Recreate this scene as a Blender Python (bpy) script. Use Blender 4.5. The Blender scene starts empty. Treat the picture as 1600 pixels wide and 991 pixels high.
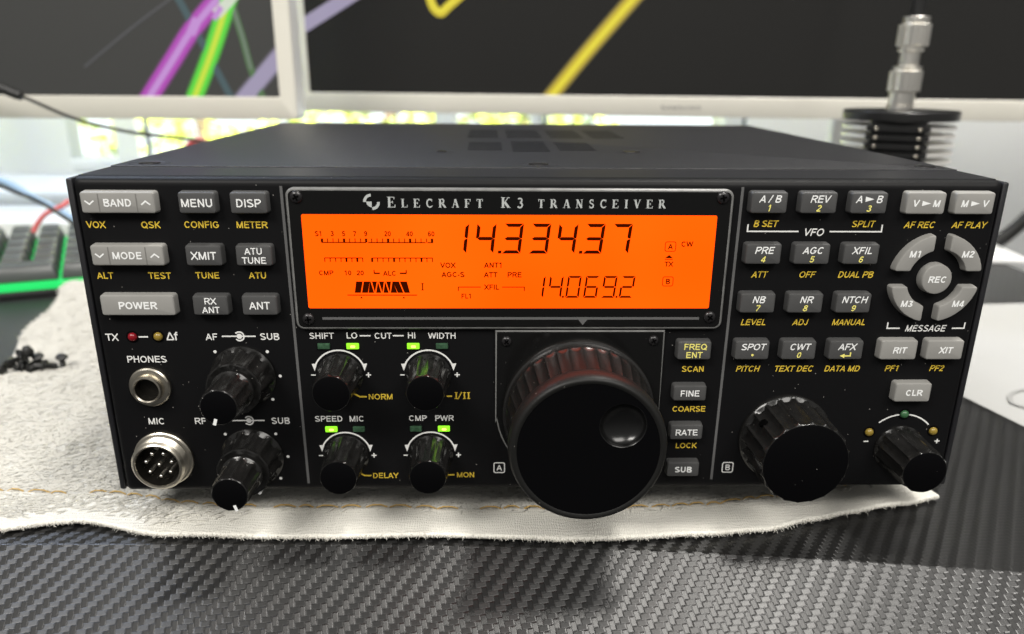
import bpy, bmesh, math, random
from mathutils import Vector, Matrix, noise
R = math.radians
PI = math.pi
MM = 0.001
scene = bpy.context.scene
random.seed(7)

# ------------------------------------------------------------------ camera
cam_data = bpy.data.cameras.new('camera')
cam = bpy.data.objects.new('camera', cam_data)
scene.collection.objects.link(cam)
scene.camera = cam
cam.location = (-0.016073, -0.236262, 0.129736)
cam.rotation_euler = (R(69.898), R(-0.4475), R(-1.5228))
cam_data.sensor_width = 36.0
cam_data.lens = 28.44
cam_data.shift_y = 0.0482
cam_data.clip_start = 0.005
cam_data.clip_end = 60.0
cam_data.dof.use_dof = True
cam_data.dof.focus_distance = 0.244
cam_data.dof.aperture_fstop = 10.5

# ------------------------------------------------------------------ world (room light all round)
world = bpy.data.worlds.new("World")
scene.world = world
world.use_nodes = True
wn, wl = world.node_tree.nodes, world.node_tree.links
bg = wn['Background']
tc = wn.new('ShaderNodeTexCoord'); sx = wn.new('ShaderNodeSeparateXYZ')
mr = wn.new('ShaderNodeMapRange')
mr.inputs['From Min'].default_value = -1; mr.inputs['From Max'].default_value = 1
wr = wn.new('ShaderNodeValToRGB')
wr.color_ramp.elements[0].position = 0.3; wr.color_ramp.elements[0].color = (.10, .10, .10, 1)
wr.color_ramp.elements[1].position = 0.95; wr.color_ramp.elements[1].color = (.62, .61, .59, 1)
e = wr.color_ramp.elements.new(0.55); e.color = (.40, .395, .38, 1)
wl.new(tc.outputs['Generated'], sx.inputs[0]); wl.new(sx.outputs['Z'], mr.inputs['Value'])
wl.new(mr.outputs['Result'], wr.inputs['Fac']); wl.new(wr.outputs['Color'], bg.inputs['Color'])
bg.inputs['Strength'].default_value = 0.55

# ------------------------------------------------------------------ lamps
def area(name, loc, target, sx_, sy_, power, color, spread=180):
    l = bpy.data.lights.new(name, 'AREA'); l.shape = 'RECTANGLE'; l.size = sx_; l.size_y = sy_
    l.energy = power; l.color = color; l.spread = R(spread)
    o = bpy.data.objects.new(name, l); scene.collection.objects.link(o)
    o.location = loc
    o.rotation_euler = (Vector(target) - Vector(loc)).to_track_quat('-Z', 'Y').to_euler()
    return o
area('ceiling_light', (0.37, 0.03, 1.30), (0.0, 0.0, 0.0), 0.09, 0.16, 9.0, (1.0, .965, .90))
area('room_light', (-0.85, -1.05, 1.30), (0, 0, 0.03), 0.8, 0.45, 25, (1.0, .965, .91))
area('room_light', (0.62, -1.15, 1.35), (0, 0, 0.03), 1.3, 0.7, 26, (1.0, .965, .91))
area('window_light', (-0.55, 0.60, 0.80), (-0.12, 0.05, 0.08), 0.7, 0.4, 7.5, (.64, .76, 1.0))
area('wall_fill_light', (0.60, 0.22, 1.50), (0.50, 0.66, 0.10), 0.4, 0.2, 3.2, (1.0, .97, .93), 70)  # added fill lamp, no real fixture; brightens the right wall and metal connectors
area('daylight', (-0.9, 1.3, 2.9), (-0.6, 3.6, 0.2), 2.5, 1.5, 750, (1.0, .97, .90), 75)

scene.view_settings.view_transform = 'Standard'
scene.view_settings.look = 'None'
scene.view_settings.exposure = 0.0
scene.view_settings.gamma = 1.0

# ------------------------------------------------------------------ materials
MATS = {}
def pm(name, col, rough=.5, metal=0.0, spec=.5, emit=None, es=0.0, bump=None, speck=0.0, coat=0.0, vary=0.0, vscale=60):
    """bump=(scale, distance_mm, detail); speck=share of dust cells; vary=brightness wobble"""
    m = bpy.data.materials.new(name); m.use_nodes = True
    nt = m.node_tree; b = nt.nodes['Principled BSDF']
    c4 = (*col, 1)
    b.inputs['Base Color'].default_value = c4
    b.inputs['Roughness'].default_value = rough
    b.inputs['Metallic'].default_value = metal
    b.inputs['Specular IOR Level'].default_value = spec
    b.inputs['Coat Weight'].default_value = coat
    b.inputs['Coat Roughness'].default_value = .08
    if emit:
        b.inputs['Emission Color'].default_value = (*emit, 1); b.inputs['Emission Strength'].default_value = es
    t = nt.nodes.new('ShaderNodeTexCoord')
    if bump:
        n = nt.nodes.new('ShaderNodeTexNoise'); n.inputs['Scale'].default_value = bump[0]; n.inputs['Detail'].default_value = bump[2]
        nt.links.new(t.outputs['Object'], n.inputs['Vector'])
        bp = nt.nodes.new('ShaderNodeBump'); bp.inputs['Distance'].default_value = bump[1]*MM; bp.inputs['Strength'].default_value = 1
        nt.links.new(n.outputs['Fac'], bp.inputs['Height']); nt.links.new(bp.outputs['Normal'], b.inputs['Normal'])
    last = None
    if vary:
        n2 = nt.nodes.new('ShaderNodeTexNoise'); n2.inputs['Scale'].default_value = vscale; n2.inputs['Detail'].default_value = 4
        nt.links.new(t.outputs['Object'], n2.inputs['Vector'])
        r2 = nt.nodes.new('ShaderNodeMapRange'); r2.inputs['To Min'].default_value = 1-vary; r2.inputs['To Max'].default_value = 1+vary
        r2.inputs['From Min'].default_value = .3; r2.inputs['From Max'].default_value = .7
        nt.links.new(n2.outputs['Fac'], r2.inputs['Value'])
        mx = nt.nodes.new('ShaderNodeMix'); mx.data_type = 'RGBA'; mx.blend_type = 'MULTIPLY'; mx.inputs['Factor'].default_value = 1
        mx.inputs['A'].default_value = c4; nt.links.new(r2.outputs['Result'], mx.inputs['B'])
        last = mx.outputs['Result']
    if speck:
        v = nt.nodes.new('ShaderNodeTexVoronoi'); v.inputs['Scale'].default_value = 520
        nt.links.new(t.outputs['Object'], v.inputs['Vector'])
        s = nt.nodes.new('ShaderNodeSeparateColor'); nt.links.new(v.outputs['Color'], s.inputs[0])
        a = nt.nodes.new('ShaderNodeMath'); a.operation = 'LESS_THAN'; a.inputs[1].default_value = speck; nt.links.new(s.outputs[0], a.inputs[0])
        sz = nt.nodes.new('ShaderNodeMath'); sz.operation = 'MULTIPLY'; sz.inputs[1].default_value = .075; nt.links.new(s.outputs[1], sz.inputs[0])
        d = nt.nodes.new('ShaderNodeMath'); d.operation = 'LESS_THAN'; nt.links.new(v.outputs['Distance'], d.inputs[0]); nt.links.new(sz.outputs[0], d.inputs[1])
        k = nt.nodes.new('ShaderNodeMath'); k.operation = 'MULTIPLY'; nt.links.new(a.outputs[0], k.inputs[0]); nt.links.new(d.outputs[0], k.inputs[1])
        mx2 = nt.nodes.new('ShaderNodeMix'); mx2.data_type = 'RGBA'; nt.links.new(k.outputs[0], mx2.inputs['Factor'])
        mx2.inputs['A'].default_value = c4; mx2.inputs['B'].default_value = (.27, .26, .24, 1)
        if last: nt.links.new(last, mx2.inputs['A'])
        last = mx2.outputs['Result']
    if last: nt.links.new(last, b.inputs['Base Color'])
    MATS[name] = m
    return m

PANEL = pm('panel_black', (.0045, .0045, .005), .48, spec=.16, bump=(2500, .012, 2), speck=.5)
CASE = pm('case_black', (.012, .012, .014), .38, spec=.5, bump=(2600, .05, 2))
LID = pm('lid_texture', (.010, .010, .012), .40, spec=.6, bump=(1500, .16, 3), speck=.2)
ACRY = pm('window_black', (.006, .006, .006), .10, spec=.28, speck=.8)
ACRYEDGE = pm('acrylic_edge', (.16, .16, .155), .35, spec=.5, vary=.2, vscale=300)
LGREY = pm('button_light_grey', (.265, .26, .245), .5, spec=.35, bump=(1800, .01, 2), vary=.05)
DGREY = pm('button_dark_grey', (.062, .062, .062), .5, spec=.35, bump=(1800, .01, 2), vary=.08, speck=.15)
WHITE = pm('legend_white', (.74, .74, .72), .6, spec=.2)
BWHITE = pm('legend_button_white', (.82, .83, .82), .6, spec=.2)
YELL = pm('legend_amber', (.70, .49, .05), .6, spec=.2)
BYELL = pm('legend_button_yellow', (.86, .78, .20), .6, spec=.2)
LINEG = pm('rule_grey', (.11, .11, .11), .6, spec=.2)
TITLE = pm('title_silver', (.46, .48, .47), .5, spec=.2)
KNOB = pm('knob_black', (.008, .0078, .0075), .22, spec=.5, bump=(900, .018, 3), speck=.4, vary=.25, vscale=400)
CAPM = pm('knob_cap', (.002, .002, .0024), .62, spec=.04, speck=.12)
RUBBER2 = pm('rim_rubber', (.011, .011, .0105), .42, spec=.22, bump=(1300, .06, 3), speck=.4)
RUBBER = pm('rubber', (.008, .0075, .007), .27, spec=1.0, bump=(1300, .03, 3), speck=.6)
DISHM = pm('dish', (.005, .005, .005), .22, spec=.5)
SILVER = pm('nickel', (.56, .52, .44), .32, metal=1, bump=(900, .02, 3), vary=.15, vscale=300)
SILVERB = pm('nickel_bright', (.95, .92, .85), .30, metal=1, bump=(900, .02, 2))
BORE = pm('bore', (.02, .018, .015), .35, metal=.6)
SCREW = pm('screw_black', (.02, .019, .02), .25, metal=.3, spec=.5)
def lit(name, col, s): return pm(name, (col[0]*.4, col[1]*.4, col[2]*.4), .35, emit=col, es=s)
LCD = pm('lcd_orange', (.02, .008, .0), .32, spec=.12, emit=(1.0, .066, .0), es=2.1)
_n = LCD.node_tree; _t = _n.nodes.new('ShaderNodeTexCoord'); _q = _n.nodes.new('ShaderNodeTexNoise'); _q.inputs['Scale'].default_value = 22; _q.inputs['Detail'].default_value = 1
_r = _n.nodes.new('ShaderNodeValToRGB'); _r.color_ramp.elements[0].position = .3; _r.color_ramp.elements[0].color = (.96, .058, .0, 1); _r.color_ramp.elements[1].position = .7; _r.color_ramp.elements[1].color = (1.0, .074, .001, 1)
_n.links.new(_t.outputs['Object'], _q.inputs['Vector']); _n.links.new(_q.outputs['Fac'], _r.inputs['Fac']); _n.links.new(_r.outputs['Color'], _n.nodes['Principled BSDF'].inputs['Emission Color'])
LCDINK = pm('lcd_ink', (.010, .001, .0), .5, spec=.0, emit=(.035, .003, .0), es=1.0)
LEDON = pm('led_on', (.1, .5, .02), .3, emit=(.36, 1.0, .02), es=.95)
LEDCORE = pm('led_core', (.5, .8, .1), .3, emit=(.85, 1.0, .16), es=1.5)
LEDOFF = pm('led_off', (.035, .085, .045), .3, spec=.5, vary=.3, vscale=900)
LEDRED = pm('led_red', (.22, .006, .012), .18, spec=.5)
LEDYEL = pm('led_yellow', (.26, .18, .03), .2, spec=.5)
LEDGRN = pm('led_green', (.04, .12, .05), .2, spec=.5)

# carbon weave of the desk top
def carbon():
    m = bpy.data.materials.new('carbon_weave'); m.use_nodes = True
    nt = m.node_tree; N = nt.nodes; Lk = nt.links; b = N['Principled BSDF']
    def math_(op, a, c=None, d=None):
        n = N.new('ShaderNodeMath'); n.operation = op
        for i, v in enumerate((a, c, d)):
            if v is None: continue
            if isinstance(v, (int, float)): n.inputs[i].default_value = v
            else: Lk.new(v, n.inputs[i])
        return n.outputs[0]
    uvn = N.new('ShaderNodeUVMap'); uvn.uv_map = 'weave'
    sp = N.new('ShaderNodeSeparateXYZ'); Lk.new(uvn.outputs[0], sp.inputs[0])
    wob = N.new('ShaderNodeTexNoise'); wob.inputs['Scale'].default_value = .35; Lk.new(uvn.outputs[0], wob.inputs['Vector'])
    w = math_('MULTIPLY', math_('SUBTRACT', wob.outputs['Fac'], .5), .25)
    u = math_('ADD', sp.outputs[0], w); v = math_('ADD', sp.outputs[1], w)
    iu = math_('FLOOR', u); iv = math_('FLOOR', v)
    fu = math_('FRACT', u); fv = math_('FRACT', v)
    df = math_('SUBTRACT', iu, iv)
    ph = math_('FLOORED_MODULO', df, 4.0)
    warp = math_('LESS_THAN', ph, 1.5)                       # 1: thread runs along V, else along U
    # along-thread phase, each float spans two cells
    # warp cells: for fixed column, going up v lowers ph: ph=1 first half, ph=0 second half
    aw = math_('DIVIDE', math_('ADD', math_('SUBTRACT', 1.0, ph), fv), 2.0)
    af = math_('DIVIDE', math_('ADD', math_('SUBTRACT', ph, 2.0), fu), 2.0)
    def mixf(a, c): return math_('ADD', math_('MULTIPLY', a, warp), math_('MULTIPLY', c, math_('SUBTRACT', 1.0, warp)))
    along = mixf(aw, af); across = mixf(fu, fv)
    def dome(x): return math_('SINE', math_('MULTIPLY', math_('MAXIMUM', math_('MINIMUM', x, 1.0), 0.0), PI))
    ha = math_('MINIMUM', math_('MULTIPLY', dome(along), 2.6), 1.0)
    hc = math_('MINIMUM', math_('MULTIPLY', dome(across), 2.6), 1.0)
    fib = N.new('ShaderNodeTexNoise'); fib.inputs['Scale'].default_value = 1.0; fib.inputs['Detail'].default_value = 2
    cx = N.new('ShaderNodeCombineXYZ')
    Lk.new(math_('MULTIPLY', mixf(u, v), 9.0), cx.inputs[0]); Lk.new(math_('MULTIPLY', mixf(v, u), 2.2), cx.inputs[1]); Lk.new(math_('MULTIPLY', warp, 7.7), cx.inputs[2])
    Lk.new(cx.outputs[0], fib.inputs['Vector'])
    h = math_('ADD', math_('MULTIPLY', ha, hc), math_('MULTIPLY', fib.outputs['Fac'], .10))
    bp = N.new('ShaderNodeBump'); bp.inputs['Distance'].default_value = .00007; bp.inputs['Strength'].default_value = .8
    Lk.new(h, bp.inputs['Height']); Lk.new(bp.outputs['Normal'], b.inputs['Normal'])
    tg = N.new('ShaderNodeTangent'); tg.direction_type = 'UV_MAP'; tg.uv_map = 'weave'
    Lk.new(tg.outputs[0], b.inputs['Tangent'])
    b.inputs['Anisotropic'].default_value = .85
    Lk.new(math_('MULTIPLY', math_('SUBTRACT', 1.0, warp), .25), b.inputs['Anisotropic Rotation'])
    col = N.new('ShaderNodeMix'); col.data_type = 'RGBA'
    Lk.new(math_('MULTIPLY', math_('ADD', math_('MULTIPLY', fib.outputs['Fac'], .6), .25), math_('MULTIPLY', ha, hc)), col.inputs['Factor'])
    col.inputs['A'].default_value = (.006, .006, .006, 1); col.inputs['B'].default_value = (.016, .0158, .0155, 1)
    Lk.new(col.outputs['Result'], b.inputs['Base Color'])
    b.inputs['Roughness'].default_value = .40
    b.inputs['Specular IOR Level'].default_value = .8
    return m
CARBON = carbon()
DESKEDGE = pm('desk_side', (.012, .012, .012), .5)

# ------------------------------------------------------------------ mesh builder (millimetres)
class MB:
    def __init__(self): self.v = []; self.f = []; self.mi = []; self.cur = 0
    def add(self, vs, fs, mi=None):
        o = len(self.v); self.v += [tuple(p) for p in vs]
        for f in fs: self.f.append([i+o for i in f]); self.mi.append(self.cur if mi is None else mi)
    def loft(self, loops, cap0=False, cap1=True, mi=None, close=True):
        n = len(loops[0]); vs = [p for l in loops for p in l]; fs = []
        for k in range(len(loops)-1):
            for i in range(n if close else n-1):
                j = (i+1) % n
                fs.append((k*n+i, k*n+j, (k+1)*n+j, (k+1)*n+i))
        if cap0: fs.append(tuple(range(n))[::-1])
        if cap1: fs.append(tuple((len(loops)-1)*n+i for i in range(n)))
        self.add(vs, fs, mi)
    def box(self, x0, x1, y0, y1, z0, z1, mi=None, b=0):
        if b == 0:
            self.add([(x0,y0,z0),(x1,y0,z0),(x1,y1,z0),(x0,y1,z0),(x0,y0,z1),(x1,y0,z1),(x1,y1,z1),(x0,y1,z1)],
                     [(0,3,2,1),(4,5,6,7),(0,1,5,4),(1,2,6,5),(2,3,7,6),(3,0,4,7)], mi); return
        def lp(z, i): return [(x, y, z) for x, y in rrect((x0+x1)/2, (y0+y1)/2, x1-x0-2*i, y1-y0-2*i, max(b-i, .02)*1.0)]
        self.loft([lp(z0, b), lp(z0+b*.3, b*.3), lp(z0+b, 0), lp(z1-b, 0), lp(z1-b*.3, b*.3), lp(z1, b)], True, True, mi)
    def tube(self, pts, r, n=8, mi=None, cap=True):
        P = [Vector(p) for p in pts]; loops = []
        up = Vector((.13, .21, .97)).normalized()
        for i, p in enumerate(P):
            t = (P[min(i+1, len(P)-1)] - P[max(i-1, 0)]).normalized()
            a = t.cross(up); a = a.normalized() if a.length > 1e-4 else Vector((1, 0, 0)); c = t.cross(a)
            rr_ = r[i] if isinstance(r, (list, tuple)) else r
            loops.append([p + (a*math.cos(2*PI*k/n) + c*math.sin(2*PI*k/n))*rr_ for k in range(n)])
        self.loft(loops, cap, cap, mi)
    def lathe_y(self, cx, cz, prof, n=48, flute=0, fph=0.0, cap=True, cap0=False, mi=None):
        """axis along -Y (out of the panel); prof rows are (protrusion, radius[, flute depth])"""
        loops = []
        for row in prof:
            pr, r = row[0], row[1]; am = row[2] if len(row) > 2 else 0
            l = []
            for k in range(n):
                t = 2*PI*k/n
                sc_ = ((flute*t+fph)/(2*PI)) % 1.0 if flute else 0; q = r - am*(1-(2*sc_-1)**2)**.8 if flute else r
                l.append((cx+q*math.cos(t), -pr, cz+q*math.sin(t)))
            loops.append(l)
        self.loft(loops, cap0, cap, mi)
    def flat(self, poly, off, mi=None):
        """polygon (x,z) on the panel, standing off mm proud"""
        self.add([(x, -off, z) for x, z in poly], [tuple(range(len(poly)))], mi)
    def build(self, name, mats, parent=None, smooth=30, recalc=True):
        me = bpy.data.meshes.new(name)
        off = Vector((0, 0, 0))
        me.from_pydata([(x*MM, y*MM, z*MM) for x, y, z in self.v], [], self.f)
        if not isinstance(mats, (list, tuple)): mats = [mats]
        for m in mats: me.materials.append(m)
        if len(mats) > 1: me.polygons.foreach_set('material_index', self.mi)
        if recalc:
            bm = bmesh.new(); bm.from_mesh(me)
            if smooth: bmesh.ops.remove_doubles(bm, verts=bm.verts, dist=4e-7)
            big_ = [f for f in bm.faces if len(f.verts) > 4]
            for f in bm.faces: f.smooth = bool(smooth)
            if big_:
                for f in bmesh.ops.triangulate(bm, faces=big_, ngon_method='EAR_CLIP')['faces']: f.smooth = False
            bmesh.ops.recalc_face_normals(bm, faces=bm.faces); bm.to_mesh(me); bm.free()
        if smooth:
            if not recalc: me.shade_smooth()
            me.set_sharp_from_angle(angle=R(smooth))
        me.update()
        o = bpy.data.objects.new(name, me); scene.collection.objects.link(o)
        if parent is not None: attach(o, parent)
        return o
def attach(o, parent):
    o.parent = parent
    w = Vector((0, 0, 0)); p = parent
    while p is not None: w += p.location; p = p.parent
    o.location = o.location - w
def thing(name, label, cat, loc=(0, 0, 0), group=None):
    o = bpy.data.objects.new(name, None); scene.collection.objects.link(o)
    o.empty_display_size = .02; o.location = Vector(loc)*MM
    return tag(o, label, cat, group)
def tag(o, label=None, cat=None, group=None, kind=None):
    if label: o['label'] = label
    if cat: o['category'] = cat
    if group: o['group'] = group
    if kind: o['kind'] = kind
    return o

def rrect(cx, cz, w, h, r, n=4):
    r = min(r, w/2-.01, h/2-.01); out = []
    for sx_, sz_, a0 in ((1, 1, 0), (-1, 1, 90), (-1, -1, 180), (1, -1, 270)):
        for k in range(n+1):
            a = R(a0+90*k/n); out.append((cx+sx_*(w/2-r)+r*math.cos(a), cz+sz_*(h/2-r)+r*math.sin(a)))
    return out
def inset(poly, d):
    n = len(poly); out = []
    area_ = sum(poly[i][0]*poly[(i+1) % n][1]-poly[(i+1) % n][0]*poly[i][1] for i in range(n))
    s = 1 if area_ > 0 else -1
    for i in range(n):
        a, b, c = poly[i-1], poly[i], poly[(i+1) % n]
        e1 = Vector((b[0]-a[0], b[1]-a[1])); e2 = Vector((c[0]-b[0], c[1]-b[1]))
        if e1.length < 1e-6 or e2.length < 1e-6: out.append(b); continue
        e1.normalize(); e2.normalize()
        n1 = Vector((-e1.y, e1.x))*s; n2 = Vector((-e2.y, e2.x))*s
        m = (n1+n2); m.normalize(); k = d/max(.35, m.dot(n1))
        out.append((b[0]+m.x*k, b[1]+m.y*k))
    return out
def roundpoly(pts, r, n=4, ang=40):
    out = []; N_ = len(pts)
    for i in range(N_):
        a, b, c = Vector(pts[i-1]), Vector(pts[i]), Vector(pts[(i+1) % N_])
        u = (a-b); v = (c-b)
        if u.length < 1e-6 or v.length < 1e-6: continue
        turn = PI-u.angle(v)
        if math.degrees(turn) < ang: out.append(tuple(b)); continue
        d = min(r*math.tan(turn/2), u.length*.49, v.length*.49) if turn < 3 else r
        p0 = b+u.normalized()*d; p1 = b+v.normalized()*d
        for k in range(n+1):
            t = k/n; q = p0*(1-t)**2+b*2*t*(1-t)+p1*t*t; out.append(tuple(q))
    return out
def annular(cx, cz, r0, r1, a0, a1, n=24):
    o = [(cx+r1*math.cos(R(a0+(a1-a0)*k/n)), cz+r1*math.sin(R(a0+(a1-a0)*k/n))) for k in range(n+1)]
    i = [(cx+r0*math.cos(R(a0+(a1-a0)*k/n)), cz+r0*math.sin(R(a0+(a1-a0)*k/n))) for k in range(n+1)]
    return o, i
def arcband(mb, cx, cz, r0, r1, a0, a1, off, n=28, mi=None):
    o, i = annular(cx, cz, r0, r1, a0, a1, n)
    vs = [(x, -off, z) for x, z in o]+[(x, -off, z) for x, z in i]
    mb.add(vs, [(k, k+1, n+1+k+1, n+1+k) for k in range(n)], mi)
def seg(mb, p, q, w, off, mi=None):
    d = Vector((q[0]-p[0], q[1]-p[1])).normalized(); m = Vector((-d.y, d.x))*(w/2)
    mb.flat([(p[0]+m.x, p[1]+m.y), (p[0]-m.x, p[1]-m.y), (q[0]-m.x, q[1]-m.y), (q[0]+m.x, q[1]+m.y)], off, mi)
def disc(mb, x, z, r, off, n=14, mi=None):
    mb.flat([(x+r*math.cos(2*PI*k/n), z+r*math.sin(2*PI*k/n)) for k in range(n)], off, mi)
def frame_line(mb, x, z, w, h, r, t, off, mi=None):
    a = rrect(x, z, w, h, r); b = inset(a, t); n = len(a)
    mb.add([(p[0], -off, p[1]) for p in a]+[(p[0], -off, p[1]) for p in b], [(i, (i+1) % n, n+(i+1) % n, n+i) for i in range(n)], mi)

# sans-serif lettering drawn as strokes: unit cap height, centre lines, advance widths of a grotesque
def _arc(cx, cz, rx, rz, a0, a1, n=10): return [(cx+rx*math.cos(R(a0+(a1-a0)*k/n)), cz+rz*math.sin(R(a0+(a1-a0)*k/n))) for k in range(n+1)]
def sans(ch, t):
    h = t/2; T1 = 1-h; l = .10+h                     # baseline/top/left centre lines
    G = []; w = .93
    def P(*p): G.append(list(p))
    if ch == 'A': w = .94; P((.03+h*.6, 0), (.47, 1-h*.6), (.91-h*.6, 0)); P((.20, .32), (.74, .32))
    elif ch == 'B': w = .93; P((l, h), (l, T1), *_arc(.55, .755, .22, .245-h, 90, -90), (l, .51)); P((l, .51), *_arc(.57, .265, .24, .265-h*.6, 90, -90), (l, h))
    elif ch == 'C': w = 1.01; P(*_arc(.53, .5, .45-h, .5-h, 42, 318, 20))
    elif ch == 'D': w = 1.0; P((l, h), (l, T1), (.45, T1), *_arc(.45, .5, .46-h, .5-h, 78, -78, 12), (.45, h), (l-h, h))
    elif ch == 'E': w = .92; P((.83, T1), (l, T1), (l, h), (.85, h)); P((l, .52), (.78, .52))
    elif ch == 'F': w = .84; P((.78, T1), (l, T1), (l, 0)); P((l, .50), (.70, .50))
    elif ch == 'G': w = 1.08; P(*_arc(.54, .5, .47-h, .5-h, 40, 330, 20), (.98-h, .2), (.98-h, .46), (.58, .46))
    elif ch == 'H': w = 1.0; P((l, 0), (l, 1)); P((.90-h, 0), (.90-h, 1)); P((l, .52), (.90-h, .52))
    elif ch == 'I': w = .38; P((.19, 0), (.19, 1))
    elif ch == 'J': w = .70; P((.60-h, 1), (.60-h, .28), *_arc(.32, .28, .28-h, .28-h, 0, -180, 10))
    elif ch == 'K': w = .93; P((l, 0), (l, 1)); P((.86, 1), (l, .36)); P((.36, .56), (.90, 0))
    elif ch == 'L': w = .78; P((l, 1), (l, h), (.74, h))
    elif ch == 'M': w = 1.16; P((l, 0), (l, .98), (.58, .03), (1.06-h, .98), (1.06-h, 0))
    elif ch == 'N': w = 1.0; P((l, 0), (l, .97), (.90-h, .03), (.90-h, 1))
    elif ch == 'O': w = 1.08; P(*_arc(.54, .5, .48-h, .5-h, 90, 450, 28))
    elif ch == 'Q': w = 1.08; P(*_arc(.54, .5, .48-h, .5-h, 90, 450, 28)); P((.62, .28), (.98, -.04))
    elif ch == 'P': w = .92; P((l, 0), (l, T1), (.58, T1), *_arc(.58, .725, .26, .275-h, 80, -80), (.58, .45), (l, .45))
    elif ch == 'R': w = .99; P((l, 0), (l, T1), (.60, T1), *_arc(.60, .735, .27, .265-h, 80, -80), (.60, .47), (l, .47)); P((.56, .47), (.92, 0))
    elif ch == 'S': w = .93; P(*_arc(.46, .74, .34-h*.4, .26-h, 25, 250, 12), *_arc(.46, .27, .38-h*.4, .27-h, 75, -155, 12))
    elif ch == 'T': w = .84; P((.02, T1), (.82, T1)); P((.42, 0), (.42, T1))
    elif ch == 'U': w = 1.0; P((l, 1), (l, .38), *_arc(.50, .38, .40-h, .38-h, 180, 360, 14), (.90-h, 1))
    elif ch == 'V': w = .92; P((.02+h*.6, 1), (.46, h*.5), (.90-h*.6, 1))
    elif ch == 'W': w = 1.32; P((.02+h*.6, 1), (.36, h*.5), (.66, 1-h*.5), (.96, h*.5), (1.30-h*.6, 1))
    elif ch == 'X': w = .92; P((.04, 1), (.88, 0)); P((.88, 1), (.04, 0))
    elif ch == 'Y': w = .92; P((.04, 1), (.46, .44), (.88, 1)); P((.46, .44), (.46, 0))
    elif ch == '0': w = .78; P(*_arc(.39, .5, .34-h, .5-h, 90, 450, 24))
    elif ch == '1': w = .78; P((.14, .76), (.44, .97), (.44, 0))
    elif ch == '2': w = .78; P(*_arc(.38, .72, .31-h*.5, .28-h, 170, -35, 10), (.08, h), (.72, h))
    elif ch == '3': w = .78; P(*_arc(.37, .745, .28-h*.5, .255-h, 160, -80, 10), *_arc(.37, .275, .33-h*.5, .275-h, 80, -165, 12))
    elif ch == '4': w = .78; P((.53, 0), (.53, .96), (.06, .25), (.74, .25))
    elif ch == '5': w = .78; P((.66, T1), (.20, T1), (.13, .50), *_arc(.37, .33, .33-h*.5, .33-h, 120, -160, 12))
    elif ch == '6': w = .78; P(*_arc(.39, .32, .33-h, .32-h, 90, 450, 20)); P(*_arc(.42, .5, .36-h, .5-h, 45, 190, 12))
    elif ch == '7': w = .78; P((.06, T1), (.68, T1), (.26, 0))
    elif ch == '8': w = .78; P(*_arc(.39, .745, .28-h*.6, .255-h*.8, -90, 270, 20)); P(*_arc(.39, .265, .33-h*.6, .265-h*.8, 90, 450, 20))
    elif ch == '9': w = .78; P(*_arc(.39, .68, .33-h, .32-h, 90, 450, 20)); P(*_arc(.36, .5, .36-h, .5-h, 225, 370, 12))
    elif ch == '/': w = .46; P((.03, -.02), (.40, 1.02))
    elif ch == '-': w = .46; P((.06, .36), (.40, .36))
    elif ch == 'Δ': w = .96; P((.08, h), (.48, .96), (.88, h), (.02, h))
    elif ch == 'f': w = .42; P((.18, 0), (.18, .80), (.26, .93), (.42, .93)); P((.0, .68), (.40, .68))
    elif ch == ' ': w = .40
    return G, w
def split_sharp(pts):
    out = [[pts[0]]]
    for i in range(1, len(pts)):
        out[-1].append(pts[i])
        if i < len(pts)-1:
            a = Vector(pts[i])-Vector(pts[i-1]); b = Vector(pts[i+1])-Vector(pts[i])
            if a.length > 1e-4 and b.length > 1e-4 and a.angle(b) > 1.75: out.append([pts[i]])
    return out
def ribbon(pts, t):
    P = [Vector(p) for p in pts]; P = [p for i, p in enumerate(P) if i == 0 or (p-P[i-1]).length > 1e-4]
    n = len(P); A = []; closed = (P[0]-P[-1]).length < 1e-3
    for i in range(n):
        a = P[i]-P[i-1] if i else (P[-1]-P[-2] if closed else P[1]-P[0]); b = P[i+1]-P[i] if i < n-1 else (P[1]-P[0] if closed else P[-1]-P[-2])
        a.normalize(); b.normalize(); na = Vector((-a.y, a.x)); nb = Vector((-b.y, b.x)); m = na+nb
        if m.length < .3: m = na
        m.normalize(); k = t/2/max(.5, m.dot(na)); A.append((P[i]+m*k, P[i]-m*k))
    return A
_zc = [0]
def text(mb, s, x, z, cap, off, bold=.012, shear=0.0, xs=.97, w=None, mi=None, align='c'):
    t = .135+bold*2.4
    adv = 0; runs = []
    for ch in s:
        G, wd = sans(ch, t); runs.append((adv, G)); adv += wd
    kx = (w/adv) if w else cap*xs
    for a, G in runs:
        for pl in [q_ for g_ in G for q_ in split_sharp(g_)]:
            _zc[0] = (_zc[0]+1) % 7; o_ = -off-.004*_zc[0]
            vs = []
            for p, q in ribbon(pl, t):
                for c_ in (p, q): vs.append((x+(c_.x+a-adv/2)*kx+shear*(c_.y-.5)*cap, o_-.0011*(len(vs)//2), z+(c_.y-.5)*cap))
            n = len(vs)//2
            mb.add(vs, [(2*k, 2*k+1, 2*k+3, 2*k+2) for k in range(n-1)], mi)

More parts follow.
